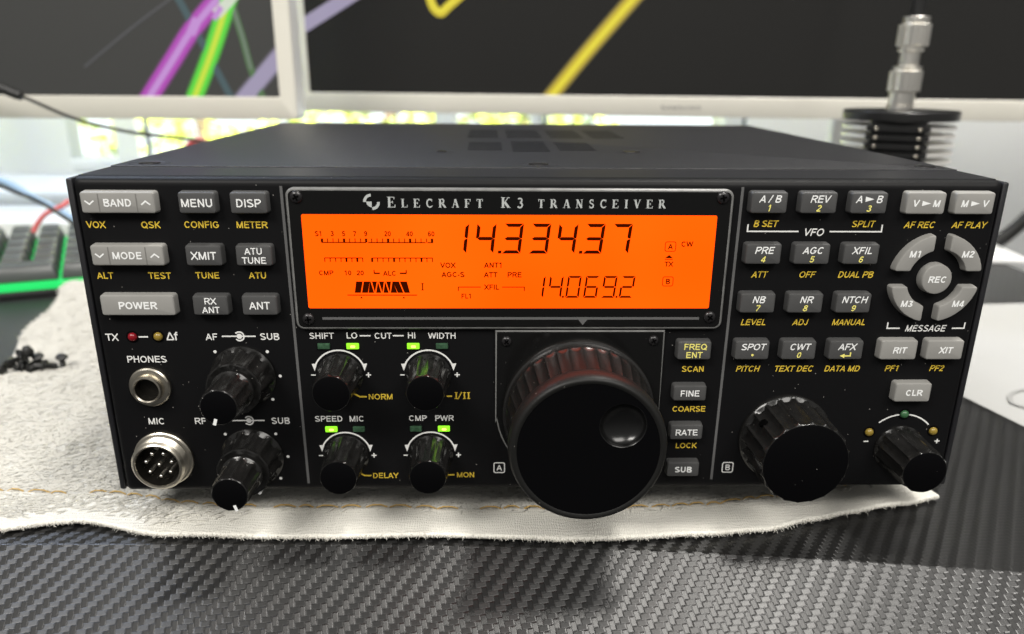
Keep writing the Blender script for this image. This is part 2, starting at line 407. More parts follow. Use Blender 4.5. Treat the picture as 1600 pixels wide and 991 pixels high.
# ================================================================== DESK
SEAM = [(-420, -7), (-300, -8), (-173, -8.6), (-50, -10.3), (32, -14.8), (90, -21.0), (148, -28.9), (230, -41), (330, -57), (420, -74)]
def seam_y(x):
    for (a, b), (c, d) in zip(SEAM, SEAM[1:]):
        if x <= c: return b+(d-b)*(x-a)/(c-a)
    return SEAM[-1][1]
SLOPE = R(25)
def desk():
    me = bpy.data.meshes.new('desk'); vs = []; fs = []; uv = []
    xs = [-420+10*i for i in range(83)]
    rows = []
    SU, SV, WA = 1.62, 1.78, R(9)
    for x in xs:
        y = seam_y(x)
        col = [(x, 640, -14)]
        col += [(x, y+(640-y)*t, -14) for t in (.6, .3, .1, .02)]
        col += [(x, y+.5, -14.0), (x, y, -14.12)]
        col += [(x, y-d*math.cos(SLOPE), -14.2-d*math.sin(SLOPE)) for d in (.5, 30, 60, 95)]
        ye, ze = col[-1][1], col[-1][2]
        col += [(x, ye-6, ze-8), (x, ye-6, ze-30), (x, ye+40, ze-30)]
        rows.append(col)
    n = len(rows[0])
    bm = bmesh.new(); ul = bm.loops.layers.uv.new('weave')
    grid = [[bm.verts.new((p[0]*MM, p[1]*MM, p[2]*MM)) for p in c] for c in rows]
    dist = []
    for c in rows:
        d = [0]
        for a, b in zip(c, c[1:]): d.append(d[-1]+(Vector(b)-Vector(a)).length)
        s0 = d[6]; dist.append([c[6][1]-(q-s0) for q in d])
    for i in range(len(rows)-1):
        for j in range(n-1):
            f = bm.faces.new((grid[i][j], grid[i][j+1], grid[i+1][j+1], grid[i+1][j])); f.material_index = 0 if j < 11 else 1
            for lp, (a, b) in zip(f.loops, ((i, j), (i, j+1), (i+1, j+1), (i+1, j))): X_, Y_ = rows[a][b][0], dist[a][b]; lp[ul].uv = ((X_*math.cos(WA)+Y_*math.sin(WA))/SU, (-X_*math.sin(WA)+Y_*math.cos(WA))/SV)
    # underside and ends
    for c in (grid[0], grid[-1]): f = bm.faces.new(c); f.material_index = 1
    f = bm.faces.new([grid[i][-1] for i in range(len(rows))]+[grid[i][0] for i in range(len(rows)-1, -1, -1)]); f.material_index = 1
    bmesh.ops.recalc_face_normals(bm, faces=bm.faces)
    bm.to_mesh(me); bm.free()
    me.materials.append(CARBON); me.materials.append(DESKEDGE)
    me.shade_smooth(); me.set_sharp_from_angle(angle=R(12))
    o = bpy.data.objects.new('desk', me); scene.collection.objects.link(o)
    return tag(o, 'black carbon weave desk top with a sloping front edge under the radio', 'desk')
desk()

# ================================================================== RADIO
radio = thing('radio_transceiver', 'black amateur radio transceiver with orange display and many knobs on a white towel', 'radio', (0, 125, -10))

# chassis behind the panel
H = 100.5
c = MB()
def xz(w0, w1, z0, z1, r, y): return [(x, y, z) for x, z in rrect((w0+w1)/2, (z0+z1)/2, w1-w0, z1-z0, r)]
c.loft([xz(-134.0, 134.0, .8, H-.9, 1.2, 3), xz(-134.4, 134.4, .2, H-.7, 1.5, 4.2), xz(-134.4, 134.4, .2, H-.7, 1.5, 251), xz(-134, 134, 1.4, H-1.2, 1.5, 252)], True, True)
case = c.build('case', CASE, radio)
for sgn in (-1, 1):
    s = MB(); x0, x1 = sorted((sgn*134.75, sgn*136.6))
    s.box(x0, x1, 1.0, 250, .3, H-.5, b=.6); s.build('side_panel', CASE, radio)
f = MB()
f.box(-134.6, 134.6, 5.05, 26.1, H-.9, H-.02); f.build('panel_top_strip', CASE, radio)
lid = MB()
lid.box(-134.7, 134.7, 26.45, 250, H-1.0, H+.30, b=.2)
lid_o = lid.build('top_cover', LID, radio)
def slots(y0, y1, x0, x1, n):
    v = MB()
    for k in range(n):
        y = y0+(y1-y0)*k/(n-1); v.box(x0, x1, y, y+(y1-y0)/(n-1)*.27, H+.25, H+.34)
    return v.build('vent_slots', SLOTM, lid_o, smooth=0)
SLOTM = pm('slot_dark', (.002, .002, .002), .9, spec=0)
slots(86, 117, -24.5, -11.0, 5); slots(81, 121, -7, 7.2, 6); slots(86, 117, 11.2, 25.5, 5)
slots(148, 190, -26, -12, 5); slots(148, 190, -8, 8, 5); slots(148, 190, 12, 27, 5); slots(148, 190, 31, 46, 5)
def lid_screw(x, y, r=4.0):
    s = MB()
    pr = [(r+2.8, .02), (r+2.0, -.35), (r, -.30), (r*.95, .25), (r*.3, .4)]
    loops = [[(x+q*math.cos(2*PI*k/28), y+q*math.sin(2*PI*k/28), H+.33+h) for k in range(28)] for q, h in pr]
    s.loft(loops); s.build('cover_screw', SCREW, lid_o)
for x, y in ((0, 35), (-125, 33), (128, 34), (-34, 78), (38, 80)): lid_screw(x, y, 3.4 if abs(x) != 34 else 2)

# front panel
p = MB()
def fl(i, y): return [(x, y, z) for x, z in rrect(0, H/2, 269.0-2*i, H-2*i, 1.6, 5)]
p.loft([fl(1.0, 5), fl(0, 5), fl(0, 2.6), fl(.25, 1.3), fl(.9, .4), fl(1.7, .06), fl(2.6, 0)], True, True)
panel = p.build('front_panel', PANEL, radio, smooth=40)

T = .06   # lettering stands this far off the surface it is printed on
class Print:
    """every call on the panel prints one mark of its own: a lettering, rule, arc or dot part of the panel"""
    def __init__(self, mat): self.mat = mat
def printed(fn, name):
    def g(mb, *a, **k):
        if isinstance(mb, Print):
            q = MB(); fn(q, *a, **k); q.build(name, mb.mat, panel, smooth=0)
        else: fn(mb, *a, **k)
    return g
Print.flat = lambda self, poly, off, mi=None: (lambda q: (q.flat(poly, off), q.build('arrow_mark', self.mat, panel, smooth=0)))(MB())
text0 = text; text = printed(text, 'lettering'); seg = printed(seg, 'rule_mark'); arcband = printed(arcband, 'arc_mark'); disc = printed(disc, 'dot_mark'); frame_line = printed(frame_line, 'letter_frame')
wl_, yl_, gl_ = Print(WHITE), Print(YELL), Print(LINEG)
# rules
gl_.flat([(-76.0, 98.2), (-75.2, 98.2), (-74.7, 2.8), (-75.5, 2.8)], T)
seg(gl_, (57.45, 98.5), (57.0, 3.4), .8, T)
# left block
for s, x, z in (('VOX', -129.5, 87.0), ('QSK', -113.9, 87.0), ('CONFIG', -99.3, 87.1), ('METER', -84.9, 87.1), ('ALT', -129.3, 72.0), ('TEST', -113.4, 72.0), ('TUNE', -99.4, 72.1), ('ATU', -84.7, 72.1)):
    text(yl_, s, x, z, 1.95, T)
text(wl_, 'TX', -130.4, 52.9, 2.25, T); text(wl_, 'Δf', -112.4, 53.2, 2.6, T)
seg(wl_, (-122.4, 53.0), (-119.6, 53.0), .45, T)
text(wl_, 'PHONES', -121.0, 45.8, 2.15, T); text(wl_, 'MIC', -121.0, 25.1, 2.15, T)
for x0, lab, z in ((-100.5, 'AF', 53.0), (-106.6, 'RF', 25.1)):
    text(wl_, lab, x0 if lab == 'AF' else -107.3, z, 2.15, T)
for zc in (53.15, 25.2):
    text(wl_, 'SUB', -83.0 if zc > 40 else -82.2, zc-.1, 2.15, T)
    seg(wl_, (-97.4, zc), (-87.2, zc), .42, T)
    disc(wl_, -92.1, zc, .85, T+.02); arcband(wl_, -92.1, zc, 1.15, 1.6, -140, 140, T+.02)
for cz in (40.3, 12.6):
    for dx, dz in ((-8.0, 7.9), (7.9, 7.9), (11.1, -.1), (8.1, -7.9)): disc(wl_, -92.05+dx, cz+dz, .5, T)
# filter knobs block
for s, x, z in (('SHIFT', -67.3, 53.3), ('LO', -58.1, 53.4), ('CUT', -48.6, 53.3), ('HI', -39.9, 53.4), ('WIDTH', -30.6, 53.3), ('SPEED', -67.0, 25.7), ('MIC', -58.2, 25.7), ('CMP', -38.9, 25.8), ('PWR', -30.5, 25.8)):
    text(wl_, s, x, z, 1.95, T)
seg(wl_, (-55.7, 53.3), (-52.4, 53.3), .4, T); seg(wl_, (-45.6, 53.3), (-42.3, 53.3), .4, T)
for cx, cz in ((-62.5, 40.6), (-35.0, 40.6), (-62.2, 12.9), (-35.0, 12.9)):
    arcband(wl_, cx, cz, 7.75, 8.25, 24, 156, T)
    for s_ in (-1, 1):
        a = R(16) if s_ > 0 else R(164)
        tip = (cx+8.0*math.cos(a), cz+8.0*math.sin(a)-1.0)
        wl_.flat([tip, (tip[0]+.9, tip[1]+2.5), (tip[0]-.75, tip[1]+2.35)], T+.02)
    seg(wl_, (cx-8.9, cz-.1), (cx-7.5, cz-.1), .38, T)
    seg(wl_, (cx+8.0, cz-.1), (cx+9.6, cz-.1), .38, T); seg(wl_, (cx+8.8, cz-.9), (cx+8.8, cz+.7), .38, T+.02)
for s, x, z, q in (('NORM', -50.3, 33.2, -54.6), ('DELAY', -50.0, 5.5, -54.6), ('MON', -24.0, 5.6, -27.6)):
    text(yl_, s, x, z, 1.9, T)
    seg(yl_, (q-2.4, z), (q, z), .5, T); seg(yl_, (q-3.9, z+1.0), (q-2.2, z+.02), .5, T+.02)
# roman I / II
def roman(mb, x, z, h, w, off, mi=None):
    seg(mb, (x, z-h/2), (x, z+h/2), w, off, mi)
    for q in (-1, 1): seg(mb, (x-w*1.15, z+q*(h/2-.12)), (x+w*1.15, z+q*(h/2-.12)), .24, off+.02, mi)
rq = MB()
for x in (-26.6, -24.0, -22.7): roman(rq, x, 33.5, 2.3, .42, T)
seg(rq, (-26.0, 32.3), (-24.9, 34.7), .3, T); rq.build('lettering', YELL, panel, smooth=0); seg(yl_, (-29.6, 33.3), (-27.9, 33.3), .5, T)
# right block
for s, x, z in (('SCAN', 47.6, 42.3), ('COARSE', 47.5, 28.7), ('LOCK', 47.6, 15.8)): text(yl_, s, x, z, 1.9, T)
IT = .22
for s, x, z in (('B SET', 65.4, 87.9), ('SPLIT', 94.5, 87.9), ('AF REC', 111.5, 87.7), ('AF PLAY', 126.4, 87.7), ('ATT', 65.3, 72.6), ('OFF', 79.8, 72.6), ('DUAL PB', 94.6, 72.6),
                ('LEVEL', 65.1, 57.6), ('ADJ', 79.7, 57.6), ('MANUAL', 94.8, 57.6), ('PITCH', 65.0, 42.35), ('TEXT DEC', 79.6, 42.35), ('DATA MD', 95.0, 42.35), ('PF1', 110.9, 42.4), ('PF2', 125.2, 42.4)):
    text(yl_, s, x, z, 1.95, T, shear=IT, xs=.93)
text(wl_, 'VFO', 80.1, 85.4, 2.2, T, shear=IT)
seg(wl_, (60.1, 85.6), (75.4, 85.6), .42, T); seg(wl_, (84.7, 85.6), (100.3, 85.6), .42, T)
seg(wl_, (60.1, 85.4), (60.1, 87.7), .42, T+.02); seg(wl_, (100.2, 85.4), (100.2, 87.7), .42, T+.02)
text(wl_, 'MESSAGE', 119.2, 55.6, 2.1, T, shear=IT, w=12.8)
for a, b in ((107.0, 111.0), (127.4, 131.2)): seg(wl_, (a, 55.6), (b, 55.6), .42, T)
seg(wl_, (107.0, 55.4), (107.0, 57.5), .42, T+.02); seg(wl_, (131.2, 55.4), (131.2, 57.5), .42, T+.02)
for s, x, z in (('A', -13.0, 8.1), ('B', 62.0, 7.8)):
    frame_line(wl_, x, z, 3.8, 3.9, .7, .36, T); text(wl_, s, x, z, 2.0, T+.02, bold=.012)
arcband(wl_, 117.6, 14.6, 11.7, 12.15, 98, 131, T); arcband(wl_, 117.6, 14.6, 11.7, 12.15, 44, 82, T)
seg(wl_, (105.8, 17.0), (107.4, 17.0), .4, T); seg(wl_, (129.3, 17.0), (130.9, 17.0), .4, T); seg(wl_, (130.1, 16.2), (130.1, 17.8), .4, T+.02)

# ---- push buttons
PR = 3.0
def extrude_poly(mb, poly, pr=PR, b=.55, draft=.18, mi=None, paired=False):
    L = lambda d, y: [(x, -y, z) for x, z in (inset(poly, d) if d else poly)]
    mb.loft([L(-draft, -.4), L(-draft, .15), L(0, pr-b), L(b*.12, pr-b*.55), L(b*.42, pr-b*.18), L(b, pr)], False, not paired, mi)
    if paired:
        c_ = L(b, pr); n = len(c_); mb.add(c_, [(i, i+1, n-2-i, n-1-i) for i in range(n//2-1)], mi)
def button(x, z, w, h, mat, lines, name='push_button', label=None, shape=None, extra=None, shear=0.0, bold=.012):
    m = MB()
    poly = shape or rrect(x, z, w, h, .75, 4)
    extrude_poly(m, poly, b=.42 if name == 'memory_button' else .55, paired=name == 'memory_button')
    if extra == 'rocker':
        pass
    o = m.build(name, mat, radio, smooth=28)
    if label: o['label'] = label
    wt, yt = MB(), MB()
    for (s, dx, dz, cap, colr) in lines:
        t = wt if colr == 'w' else yt
        if s == '>':
            t.flat([(x+dx-1.3, z+dz-.75), (x+dx+1.3, z+dz), (x+dx-1.3, z+dz+.75)], PR+T)
        elif s == 'ret':
            seg(t, (x+dx-.8, z+dz-.3), (x+dx+1.3, z+dz-.3), .4, PR+T); seg(t, (x+dx+1.3, z+dz-.5), (x+dx+1.3, z+dz+.9), .4, PR+T+.02)
            t.flat([(x+dx-2.0, z+dz-.3), (x+dx-.5, z+dz-1.0), (x+dx-.5, z+dz+.4)], PR+T+.02)
        elif s in ('dn', 'up'):
            k = 1 if s == 'up' else -1
            seg(t, (x+dx-1.25, z+dz-.55*k), (x+dx+.1, z+dz+.55*k), .42, PR+T); seg(t, (x+dx+1.25, z+dz-.55*k), (x+dx-.1, z+dz+.55*k), .42, PR+T+.02)
        elif s == 'dot':
            disc(t, x+dx, z+dz, .38, PR+T)
        else:
            text(t, s, x+dx, z+dz, cap, PR+T, bold=bold, shear=shear)
    if extra == 'rocker':
        for gx in (-5.3, 5.3):
            g = MB(); g.box(x+gx-.14, x+gx+.14, -PR-.05, -PR+.1, z-h/2+.5, z+h/2-.5); g.build('groove', GROOVE, o, smooth=0)
    if wt.v: wt.build('white_legend', BWHITE, o, smooth=0)
    if yt.v: yt.build('yellow_legend', BYELL, o, smooth=0)
    return o
GROOVE = pm('groove_grey', (.16, .155, .145), .6)
ZR = (93.75, 78.6, 63.65)
for i, (nm) in enumerate(('BAND', 'MODE')):
    button(-121.0+.4*i, ZR[i], 20.8, 6.0, LGREY, [('dn', -7.9, 0, 0, 'w'), (nm, -.1, 0, 2.15, 'w'), ('up', 7.8, 0, 0, 'w')], 'rocker_button', 'light grey rocker button marked '+nm, extra='rocker', bold=.022)
button(-119.9, ZR[2], 21.6, 6.2, LGREY, [('POWER', 0, 0, 2.25, 'w')], label='wide light grey button marked POWER', bold=.03)
for x, z, t in ((-98.9, ZR[0], ['MENU']), (-84.4, ZR[0], ['DISP']), (-98.8, ZR[1], ['XMIT']), (-84.4, ZR[1], ['ATU', 'TUNE']), (-98.6, ZR[2], ['RX', 'ANT']), (-84.2, ZR[2], ['ANT'])):
    ls = [(t[0], 0, 0, 2.3, 'w')] if len(t) == 1 else [(t[0], 0, 1.35, 1.95, 'w'), (t[1], 0, -1.35, 1.95, 'w')]
    button(x, z, 10.4, 6.0, DGREY, ls, label='dark grey button marked '+' '.join(t))
ZR2 = (94.4, 79.4, 64.4, 49.4)
grid = [('A / B', '1'), ('REV', '2'), ('A>B', '3'), ('PRE', '4'), ('AGC', '5'), ('XFIL', '6'), ('NB', '7'), ('NR', '8'), ('NTCH', '9'), ('SPOT', 'dot'), ('CWT', '0'), ('AFX', 'ret')]
for k, (a, b) in enumerate(grid):
    x = (64.7, 79.2, 93.9)[k % 3]; z = ZR2[k//3]
    ls = [('A', -2.9, 1.15, 2.1, 'w'), ('>', 0, 1.15, 0, 'w'), ('B', 2.9, 1.15, 2.1, 'w')] if a == 'A>B' else [(a, .3, 1.15, 2.1, 'w')]
    ls.append((b, .2, -1.5, 1.85, 'y'))
    button(x, z, 10.6, 6.1, DGREY, ls, label='dark grey button marked '+{'A>B': 'A to B'}.get(a, a), shear=IT)
for x, z, t in ((110.6, ZR2[0], 'V>M'), (125.0, ZR2[0], 'M>V'), (110.4, ZR2[3], 'RIT'), (124.9, ZR2[3], 'XIT'), (117.4, 35.2, 'CLR')):
    ls = [(t[0], -3.0, 0, 2.0, 'w'), ('>', .1, 0, 0, 'w'), (t[2], 3.1, 0, 2.0, 'w')] if '>' in t else [(t, .3, 0, 2.05, 'w')]
    button(x, z, 11.5, 6.3, LGREY, ls, label='light grey button marked '+t.replace('>', ' to '), shear=0 if t == 'CLR' else .14, bold=.03)
for x, z, t in ((46.8, 49.3, ['FREQ', 'ENT']), (46.6, 35.2, ['FINE']), (46.6, 21.8, ['RATE']), (46.6, 8.6, ['SUB'])):
    cw = 'y' if len(t) == 2 else 'w'
    ls = [(t[0], 0, 0, 2.05, cw)] if len(t) == 1 else [(t[0], .2, 1.3, 1.95, cw), (t[1], 0, -1.35, 1.95, cw)]
    button(x, z, 10.4, 5.9 if len(t) == 2 else 5.1, DGREY, ls, label='dark grey button marked '+' '.join(t), bold=.03 if t[0] == 'SUB' else .012)
# memory ring
MC = (118.0, 71.9)
def sector(qx, qz):
    ro, ri, g = 13.5, 8.75, 2.35
    a = lambda r: math.asin(g/r)
    pts = []
    n = 8
    for k in range(n+1):
        t = a(ro)+(PI/2-2*a(ro))*k/n; pts.append((ro*math.cos(t), ro*math.sin(t)))
    for k in range(n+1):
        t = PI/2-a(ri)-(PI/2-2*a(ri))*k/n; pts.append((ri*math.cos(t), ri*math.sin(t)))
    pts = [(MC[0]+qx*x, MC[1]+qz*z) for x, z in pts]
    if qx*qz < 0: pts = pts[::-1]
    return roundpoly(pts, .75, 3)
for qx, qz, t in ((-1, 1, 'M1'), (1, 1, 'M2'), (-1, -1, 'M3'), (1, -1, 'M4')):
    button(MC[0]+qx*7.9, MC[1]+qz*7.6, 0, 0, LGREY, [(t, .1, 0, 2.0, 'w')], 'memory_button', 'light grey curved button marked '+t, shape=sector(qx, qz), shear=.14, bold=.03)
button(118.1, 71.8, 0, 0, LGREY, [('REC', .1, 0, 2.0, 'w')], 'record_button', 'light grey round button marked REC', shape=[(118.1+4.6*math.cos(2*PI*k/32), 71.8+4.6*math.sin(2*PI*k/32)) for k in range(32)], shear=.14, bold=.03)

# ---- round and bar LEDs
def dome_led(x, z, mat, lab):
    m = MB(); r = 1.35
    m.lathe_y(x, z, [(-.2, r)]+[(.15+r*.75*math.sin(a), r*math.cos(a)) for a in [R(q) for q in (0, 15, 30, 45, 60, 75, 86)]], 20)
    o = m.build('indicator_lamp', mat, radio, smooth=60); o['label'] = lab
    w = MB(); w.lathe_y(x, z, [(.04, 1.95), (.07, 1.5)], 24, cap=False); w.build('lamp_recess', CAPM, o)
dome_led(-124.2, 53.0, LEDRED, 'dark red round lamp beside TX'); dome_led(-116.5, 53.1, LEDYEL, 'yellow round lamp beside the delta f mark')
dome_led(117.6, 26.6, LEDGRN, 'green round lamp above the knob'); dome_led(107.1, 20.3, LEDYEL, 'yellow round lamp over the minus sign'); dome_led(128.1, 20.6, LEDYEL, 'yellow round lamp over the plus sign')
for x, z, on in ((-66.8, 50.0, 0), (-58.0, 50.0, 1), (-39.5, 50.0, 1), (-30.7, 50.0, 0), (-66.4, 22.15, 1), (-57.7, 22.15, 0), (-39.6, 22.2, 0), (-30.7, 22.2, 1)):
    m = MB(); extrude_poly(m, rrect(x, z, 3.7, 1.75, .2, 2), .75, .25, .05)
    o = m.build('bar_lamp', LEDON if on else LEDOFF, radio); o['label'] = 'bar lamp lit green' if on else 'unlit bar lamp'
    q = MB()
    if on: q.flat(rrect(x+.1, z, 1.5, .8, .35, 3), .80)
    else: q.flat(rrect(x+.2, z, 1.2, .7, .2, 2), .80)
    q.build('lamp_core', LEDCORE if on else LEDOFF, o, smooth=0)

# ---- display window
K0 = lambda x: x*.9924-.12
K1 = lambda z: z*.9924+.99
dw = MB()
XL, XR, ZB, ZT = -74.2, 54.7, 55.8, 98.0
WP = 1.8
def wl3(i, pr): return [(x, -pr, z) for x, z in rrect((XL+XR)/2, (ZB+ZT)/2, XR-XL-2*i, ZT-ZB-2*i, 2.4-min(i, 1.5), 6)]
dw.loft([wl3(0, -.2), wl3(0, WP-.5), wl3(.35, WP-.12), wl3(.75, WP)], False, False, mi=1)
dw.loft([wl3(.75, WP), wl3(1.3, WP+.001)], False, True, mi=0)
win = dw.build('display_window', [ACRY, ACRYEDGE], radio)
x0, x1, z0, z1 = K0(-70.5), K0(50.75), K1(62.0), K1(90.2)
s = MB(); s.flat(rrect((x0+x1)/2, (z0+z1)/2, x1-x0, z1-z0, .5), WP+.05)
s.build('liquid_crystal_display', LCD, win, smooth=0)
ti = MB()
OT = WP+.06
ti_rule = MB(); ti_rule.flat([(K0(-66.6), K1(59.2)), (K0(-66.6), K1(58.4)), (K0(11.0), K1(58.4)), (K0(12.4), K1(56.7)), (K0(13.8), K1(58.4)), (K0(48.1), K1(58.4)), (K0(48.1), K1(59.2))], OT)
ti_rule.build('index_rule', LINEG, win, smooth=0)
# serif title, drawn as thick stems, hairlines and serifs (unit cap height)
def serif(ch):
    A, B = .20, .075; L = []          # (x0,z0,x1,z1,width)
    sf = lambda x, z, w=.34: L.append((x-w/2, z, x+w/2, z, .05))
    arc = lambda cx, cz, rx, rz, a0, a1, w: [L.append((cx+rx*math.cos(R(a0+(a1-a0)*k/10)), cz+rz*math.sin(R(a0+(a1-a0)*k/10)), cx+rx*math.cos(R(a0+(a1-a0)*(k+1.15)/10)), cz+rz*math.sin(R(a0+(a1-a0)*(k+1.15)/10)), w)) for k in range(10)]
    V = lambda x: L.append((x, 0, x, 1, A))
    w = .7
    if ch == 'E': V(.15); sf(.13, .025); sf(.13, .975); L += [(.15, .03, .66, .03, .06), (.15, .97, .62, .97, .06), (.15, .5, .46, .5, .06), (.66, .0, .70, .26, .07), (.62, 1, .62, .76, .07), (.46, .38, .46, .62, .06)]; w = .74
    elif ch == 'L': V(.15); sf(.13, .025); sf(.15, .975, .42); L += [(.15, .03, .62, .03, .06), (.62, 0, .68, .30, .07)]; w = .72
    elif ch == 'C': arc(.42, .5, .32, .46, 55, 305, .15); L += [(.66, 1, .66, .68, .06), (.62, .10, .74, .24, .06)]; w = .78
    elif ch == 'R': V(.16); sf(.14, .025, .38); sf(.12, .975); arc(.36, .75, .22, .22, -90, 90, .14); L += [(.16, .97, .38, .97, .06), (.16, .53, .38, .53, .06), (.38, .52, .74, .02, A)]; sf(.74, .025, .26); w = .84
    elif ch == 'A': L += [(.38, 1.0, .66, .02, A), (.36, .98, .10, .02, B), (.20, .33, .56, .33, .06)]; sf(.10, .025, .26); sf(.66, .025, .36); w = .80
    elif ch == 'F': V(.15); sf(.15, .025, .40); sf(.13, .975); L += [(.15, .97, .62, .97, .06), (.15, .5, .46, .5, .06), (.62, 1, .62, .72, .07), (.46, .38, .46, .62, .06)]; w = .68
    elif ch == 'T': V(.35); sf(.35, .025, .40); L += [(.02, .97, .68, .97, .06), (.03, 1, .03, .74, .06), (.67, 1, .67, .74, .06)]; w = .74
    elif ch == 'K': V(.16); sf(.16, .025, .40); sf(.16, .975, .40); L += [(.26, .42, .64, .97, B), (.34, .52, .70, .03, A)]; sf(.66, .975, .28); sf(.74, .025, .32); w = .88
    elif ch == '3': arc(.26, .76, .20, .21, 150, -80, .13); arc(.26, .28, .24, .26, 90, -150, .15); w = .62
    elif ch == 'N': L += [(.14, 0, .14, 1, B), (.14, .98, .68, .02, A), (.68, 0, .68, 1, B)]; sf(.14, .025, .26); sf(.10, .975, .22); sf(.68, .975, .26); w = .86
    elif ch == 'S': arc(.30, .75, .19, .22, 40, 270, .13); arc(.30, .27, .21, .24, 90, -140, .15); L += [(.47, 1, .47, .72, .06), (.08, .0, .08, .30, .06)]; w = .62
    elif ch == 'I': V(.2); sf(.2, .025, .40); sf(.2, .975, .40); w = .42
    elif ch == 'V': L += [(.14, .98, .42, 0, A), (.40, .02, .68, .98, B)]; sf(.12, .975, .38); sf(.68, .975, .26); w = .82
    return L, w
def word(mb, s, xl, xr, zb, hs):
    tot = 0; items = []
    for ch, h in zip(s, hs):
        L, w = serif(ch); items.append((L, w, h)); tot += w*h
    gap = ((xr-xl)-tot)/(len(s)-1) if len(s) > 1 else 0
    x = xl; k = 0
    for L, w, h in items:
        for (a, b, c_, d, t) in L:
            seg(mb, (x+a*h, zb+b*h), (x+c_*h, zb+d*h), t*h*1.12, OT+.004*(k % 6)); k += 1
        x += w*h+gap
word(ti, 'ELECRAFT', K0(-45.4), K0(-17.9), K1(92.25), [3.0]+[2.45]*7)
word(ti, 'K3', K0(-12.6), K0(-6.2), K1(92.25), [3.0, 2.8])
word(ti, 'TRANSCEIVER', K0(-1.9), K0(35.3), K1(92.25), [2.45]*11)
lx, lz = K0(-50.0), K1(93.9)
arcband(ti, lx-.15, lz-.05, 1.45, 2.25, 90, 182, OT, 12); arcband(ti, lx+.1, lz-.15, 1.45, 2.25, -90, 2, OT, 12)
ti.flat([(lx, lz)]+[(lx+1.55*math.cos(R(180+90*k/8)), lz+1.65*math.sin(R(180+90*k/8))) for k in range(9)], OT+.01)
ti.build('silver_title', TITLE, win, smooth=0)
# --- LCD segments and captions
ink = MB(); OL = WP+.11
def lseg(p, q, w, off=OL): seg(ink, (K0(p[0]), K1(p[1])), (K0(q[0]), K1(q[1])), w*1.3, off)
def ltext(s, x, z, cap=1.55, **k): text(ink, s, K0(x), K1(z), cap, OL, bold=.022, **k)
SEGS = {'0': 'abcdef', '1': 'bc', '2': 'abged', '3': 'abgcd', '4': 'fgbc', '5': 'afgcd', '6': 'afgedc', '7': 'abc', '9': 'abfgcd'}
def digit(ch, xr, zt, zb, w, t, sl):
    h = zt-zb; g = .12
    def pt(u, v): return (K0(xr-w+u+sl*(v-h)/h*1.0), K1(zb+v))
    def poly(*uv): ink.flat([pt(u, v) for u, v in uv], OL)
    m = h/2
    for s_ in SEGS[ch]:
        if s_ == 'a': poly((g, h), (w-g, h), (w-t-g, h-t), (t+g, h-t))
        if s_ == 'd': poly((g, 0), (t+g, t), (w-t-g, t), (w-g, 0))
        if s_ == 'b': poly((w, h-g), (w, m+g), (w-t*.5, m+g*.6), (w-t, m+t*.4+g), (w-t, h-t-g))
        if s_ == 'c': poly((w, g), (w-t, t+g), (w-t, m-t*.4-g), (w-t*.5, m-g*.6), (w, m-g))
        if s_ == 'f': poly((0, h-g), (t, h-t-g), (t, m+t*.4+g), (t*.5, m+g*.6), (0, m+g))
        if s_ == 'e': poly((0, g), (0, m-g), (t*.5, m-g*.6), (t, m-t*.4-g), (t, t+g))
        if s_ == 'g': poly((g+.3, m), (t+g, m+t*.5), (w-t-g, m+t*.5), (w-g-.3, m), (w-t-g, m-t*.5), (t+g, m-t*.5))
for k, ch in enumerate('1433437'): digit(ch, -21.95+8.0*k, 87.7, 78.8, 5.6, 1.0, 1.0)
for x in (-13.6, 10.4): ink.flat([(K0(x), K1(78.8)), (K0(x+1.0), K1(78.8)), (K0(x+1.1), K1(79.7)), (K0(x+.1), K1(79.7))], OL)
for k, ch in enumerate('140692'): digit(ch, .8+5.4*k, 72.05, 65.3, 4.1, .6, .75)
for x in (5.75, 22.0): ink.flat([(K0(x), K1(65.3)), (K0(x+.6), K1(65.3)), (K0(x+.65), K1(65.9)), (K0(x+.05), K1(65.9))], OL)
# S meter
lseg((-65.2, 82.0), (-52.2, 82.0), .22); lseg((-51.6, 82.0), (-34.8, 82.0), .22); lseg((-34.3, 82.0), (-32.6, 82.0), .22)
for k in range(21):
    x = -65.0+k*1.605; big = k in (0, 4, 8, 12, 16, 20)
    lseg((x, 82.0), (x, 83.2), .5 if big else .2, OL+.01)
for s_, x in (('S1', -65.9), ('3', -61.9), ('5', -58.6), ('7', -55.4), ('9', -52.2), ('20', -45.8), ('40', -39.4), ('60', -33.1)): ltext(s_, x, 84.6, 1.5, xs=.85)
lseg((-64.7, 77.4), (-53.4, 77.4), .22); lseg((-50.8, 77.4), (-32.8, 77.4), .22)
for k in range(8): lseg((-64.6+k*1.59, 77.4), (-64.6+k*1.59, 76.2), .45 if k in (4, 6) else .2, OL+.01)
for k in range(12): lseg((-50.7+k*1.615, 77.4), (-50.7+k*1.615, 76.2), .45 if k in (0, 4, 9) else .2, OL+.01)
ltext('CMP', -64.5, 72.9, 1.45); ltext('10', -58.1, 72.9, 1.45); ltext('20', -54.4, 72.9, 1.45); ltext('ALC', -45.7, 72.8, 1.5)
for a, b in ((-50.4, -48.6), (-42.7, -40.7)): lseg((a, 72.8), (b, 72.8), .35)
lseg((-50.3, 72.8), (-50.3, 73.8), .25, OL+.01); lseg((-40.8, 72.8), (-40.8, 73.8), .25, OL+.01)
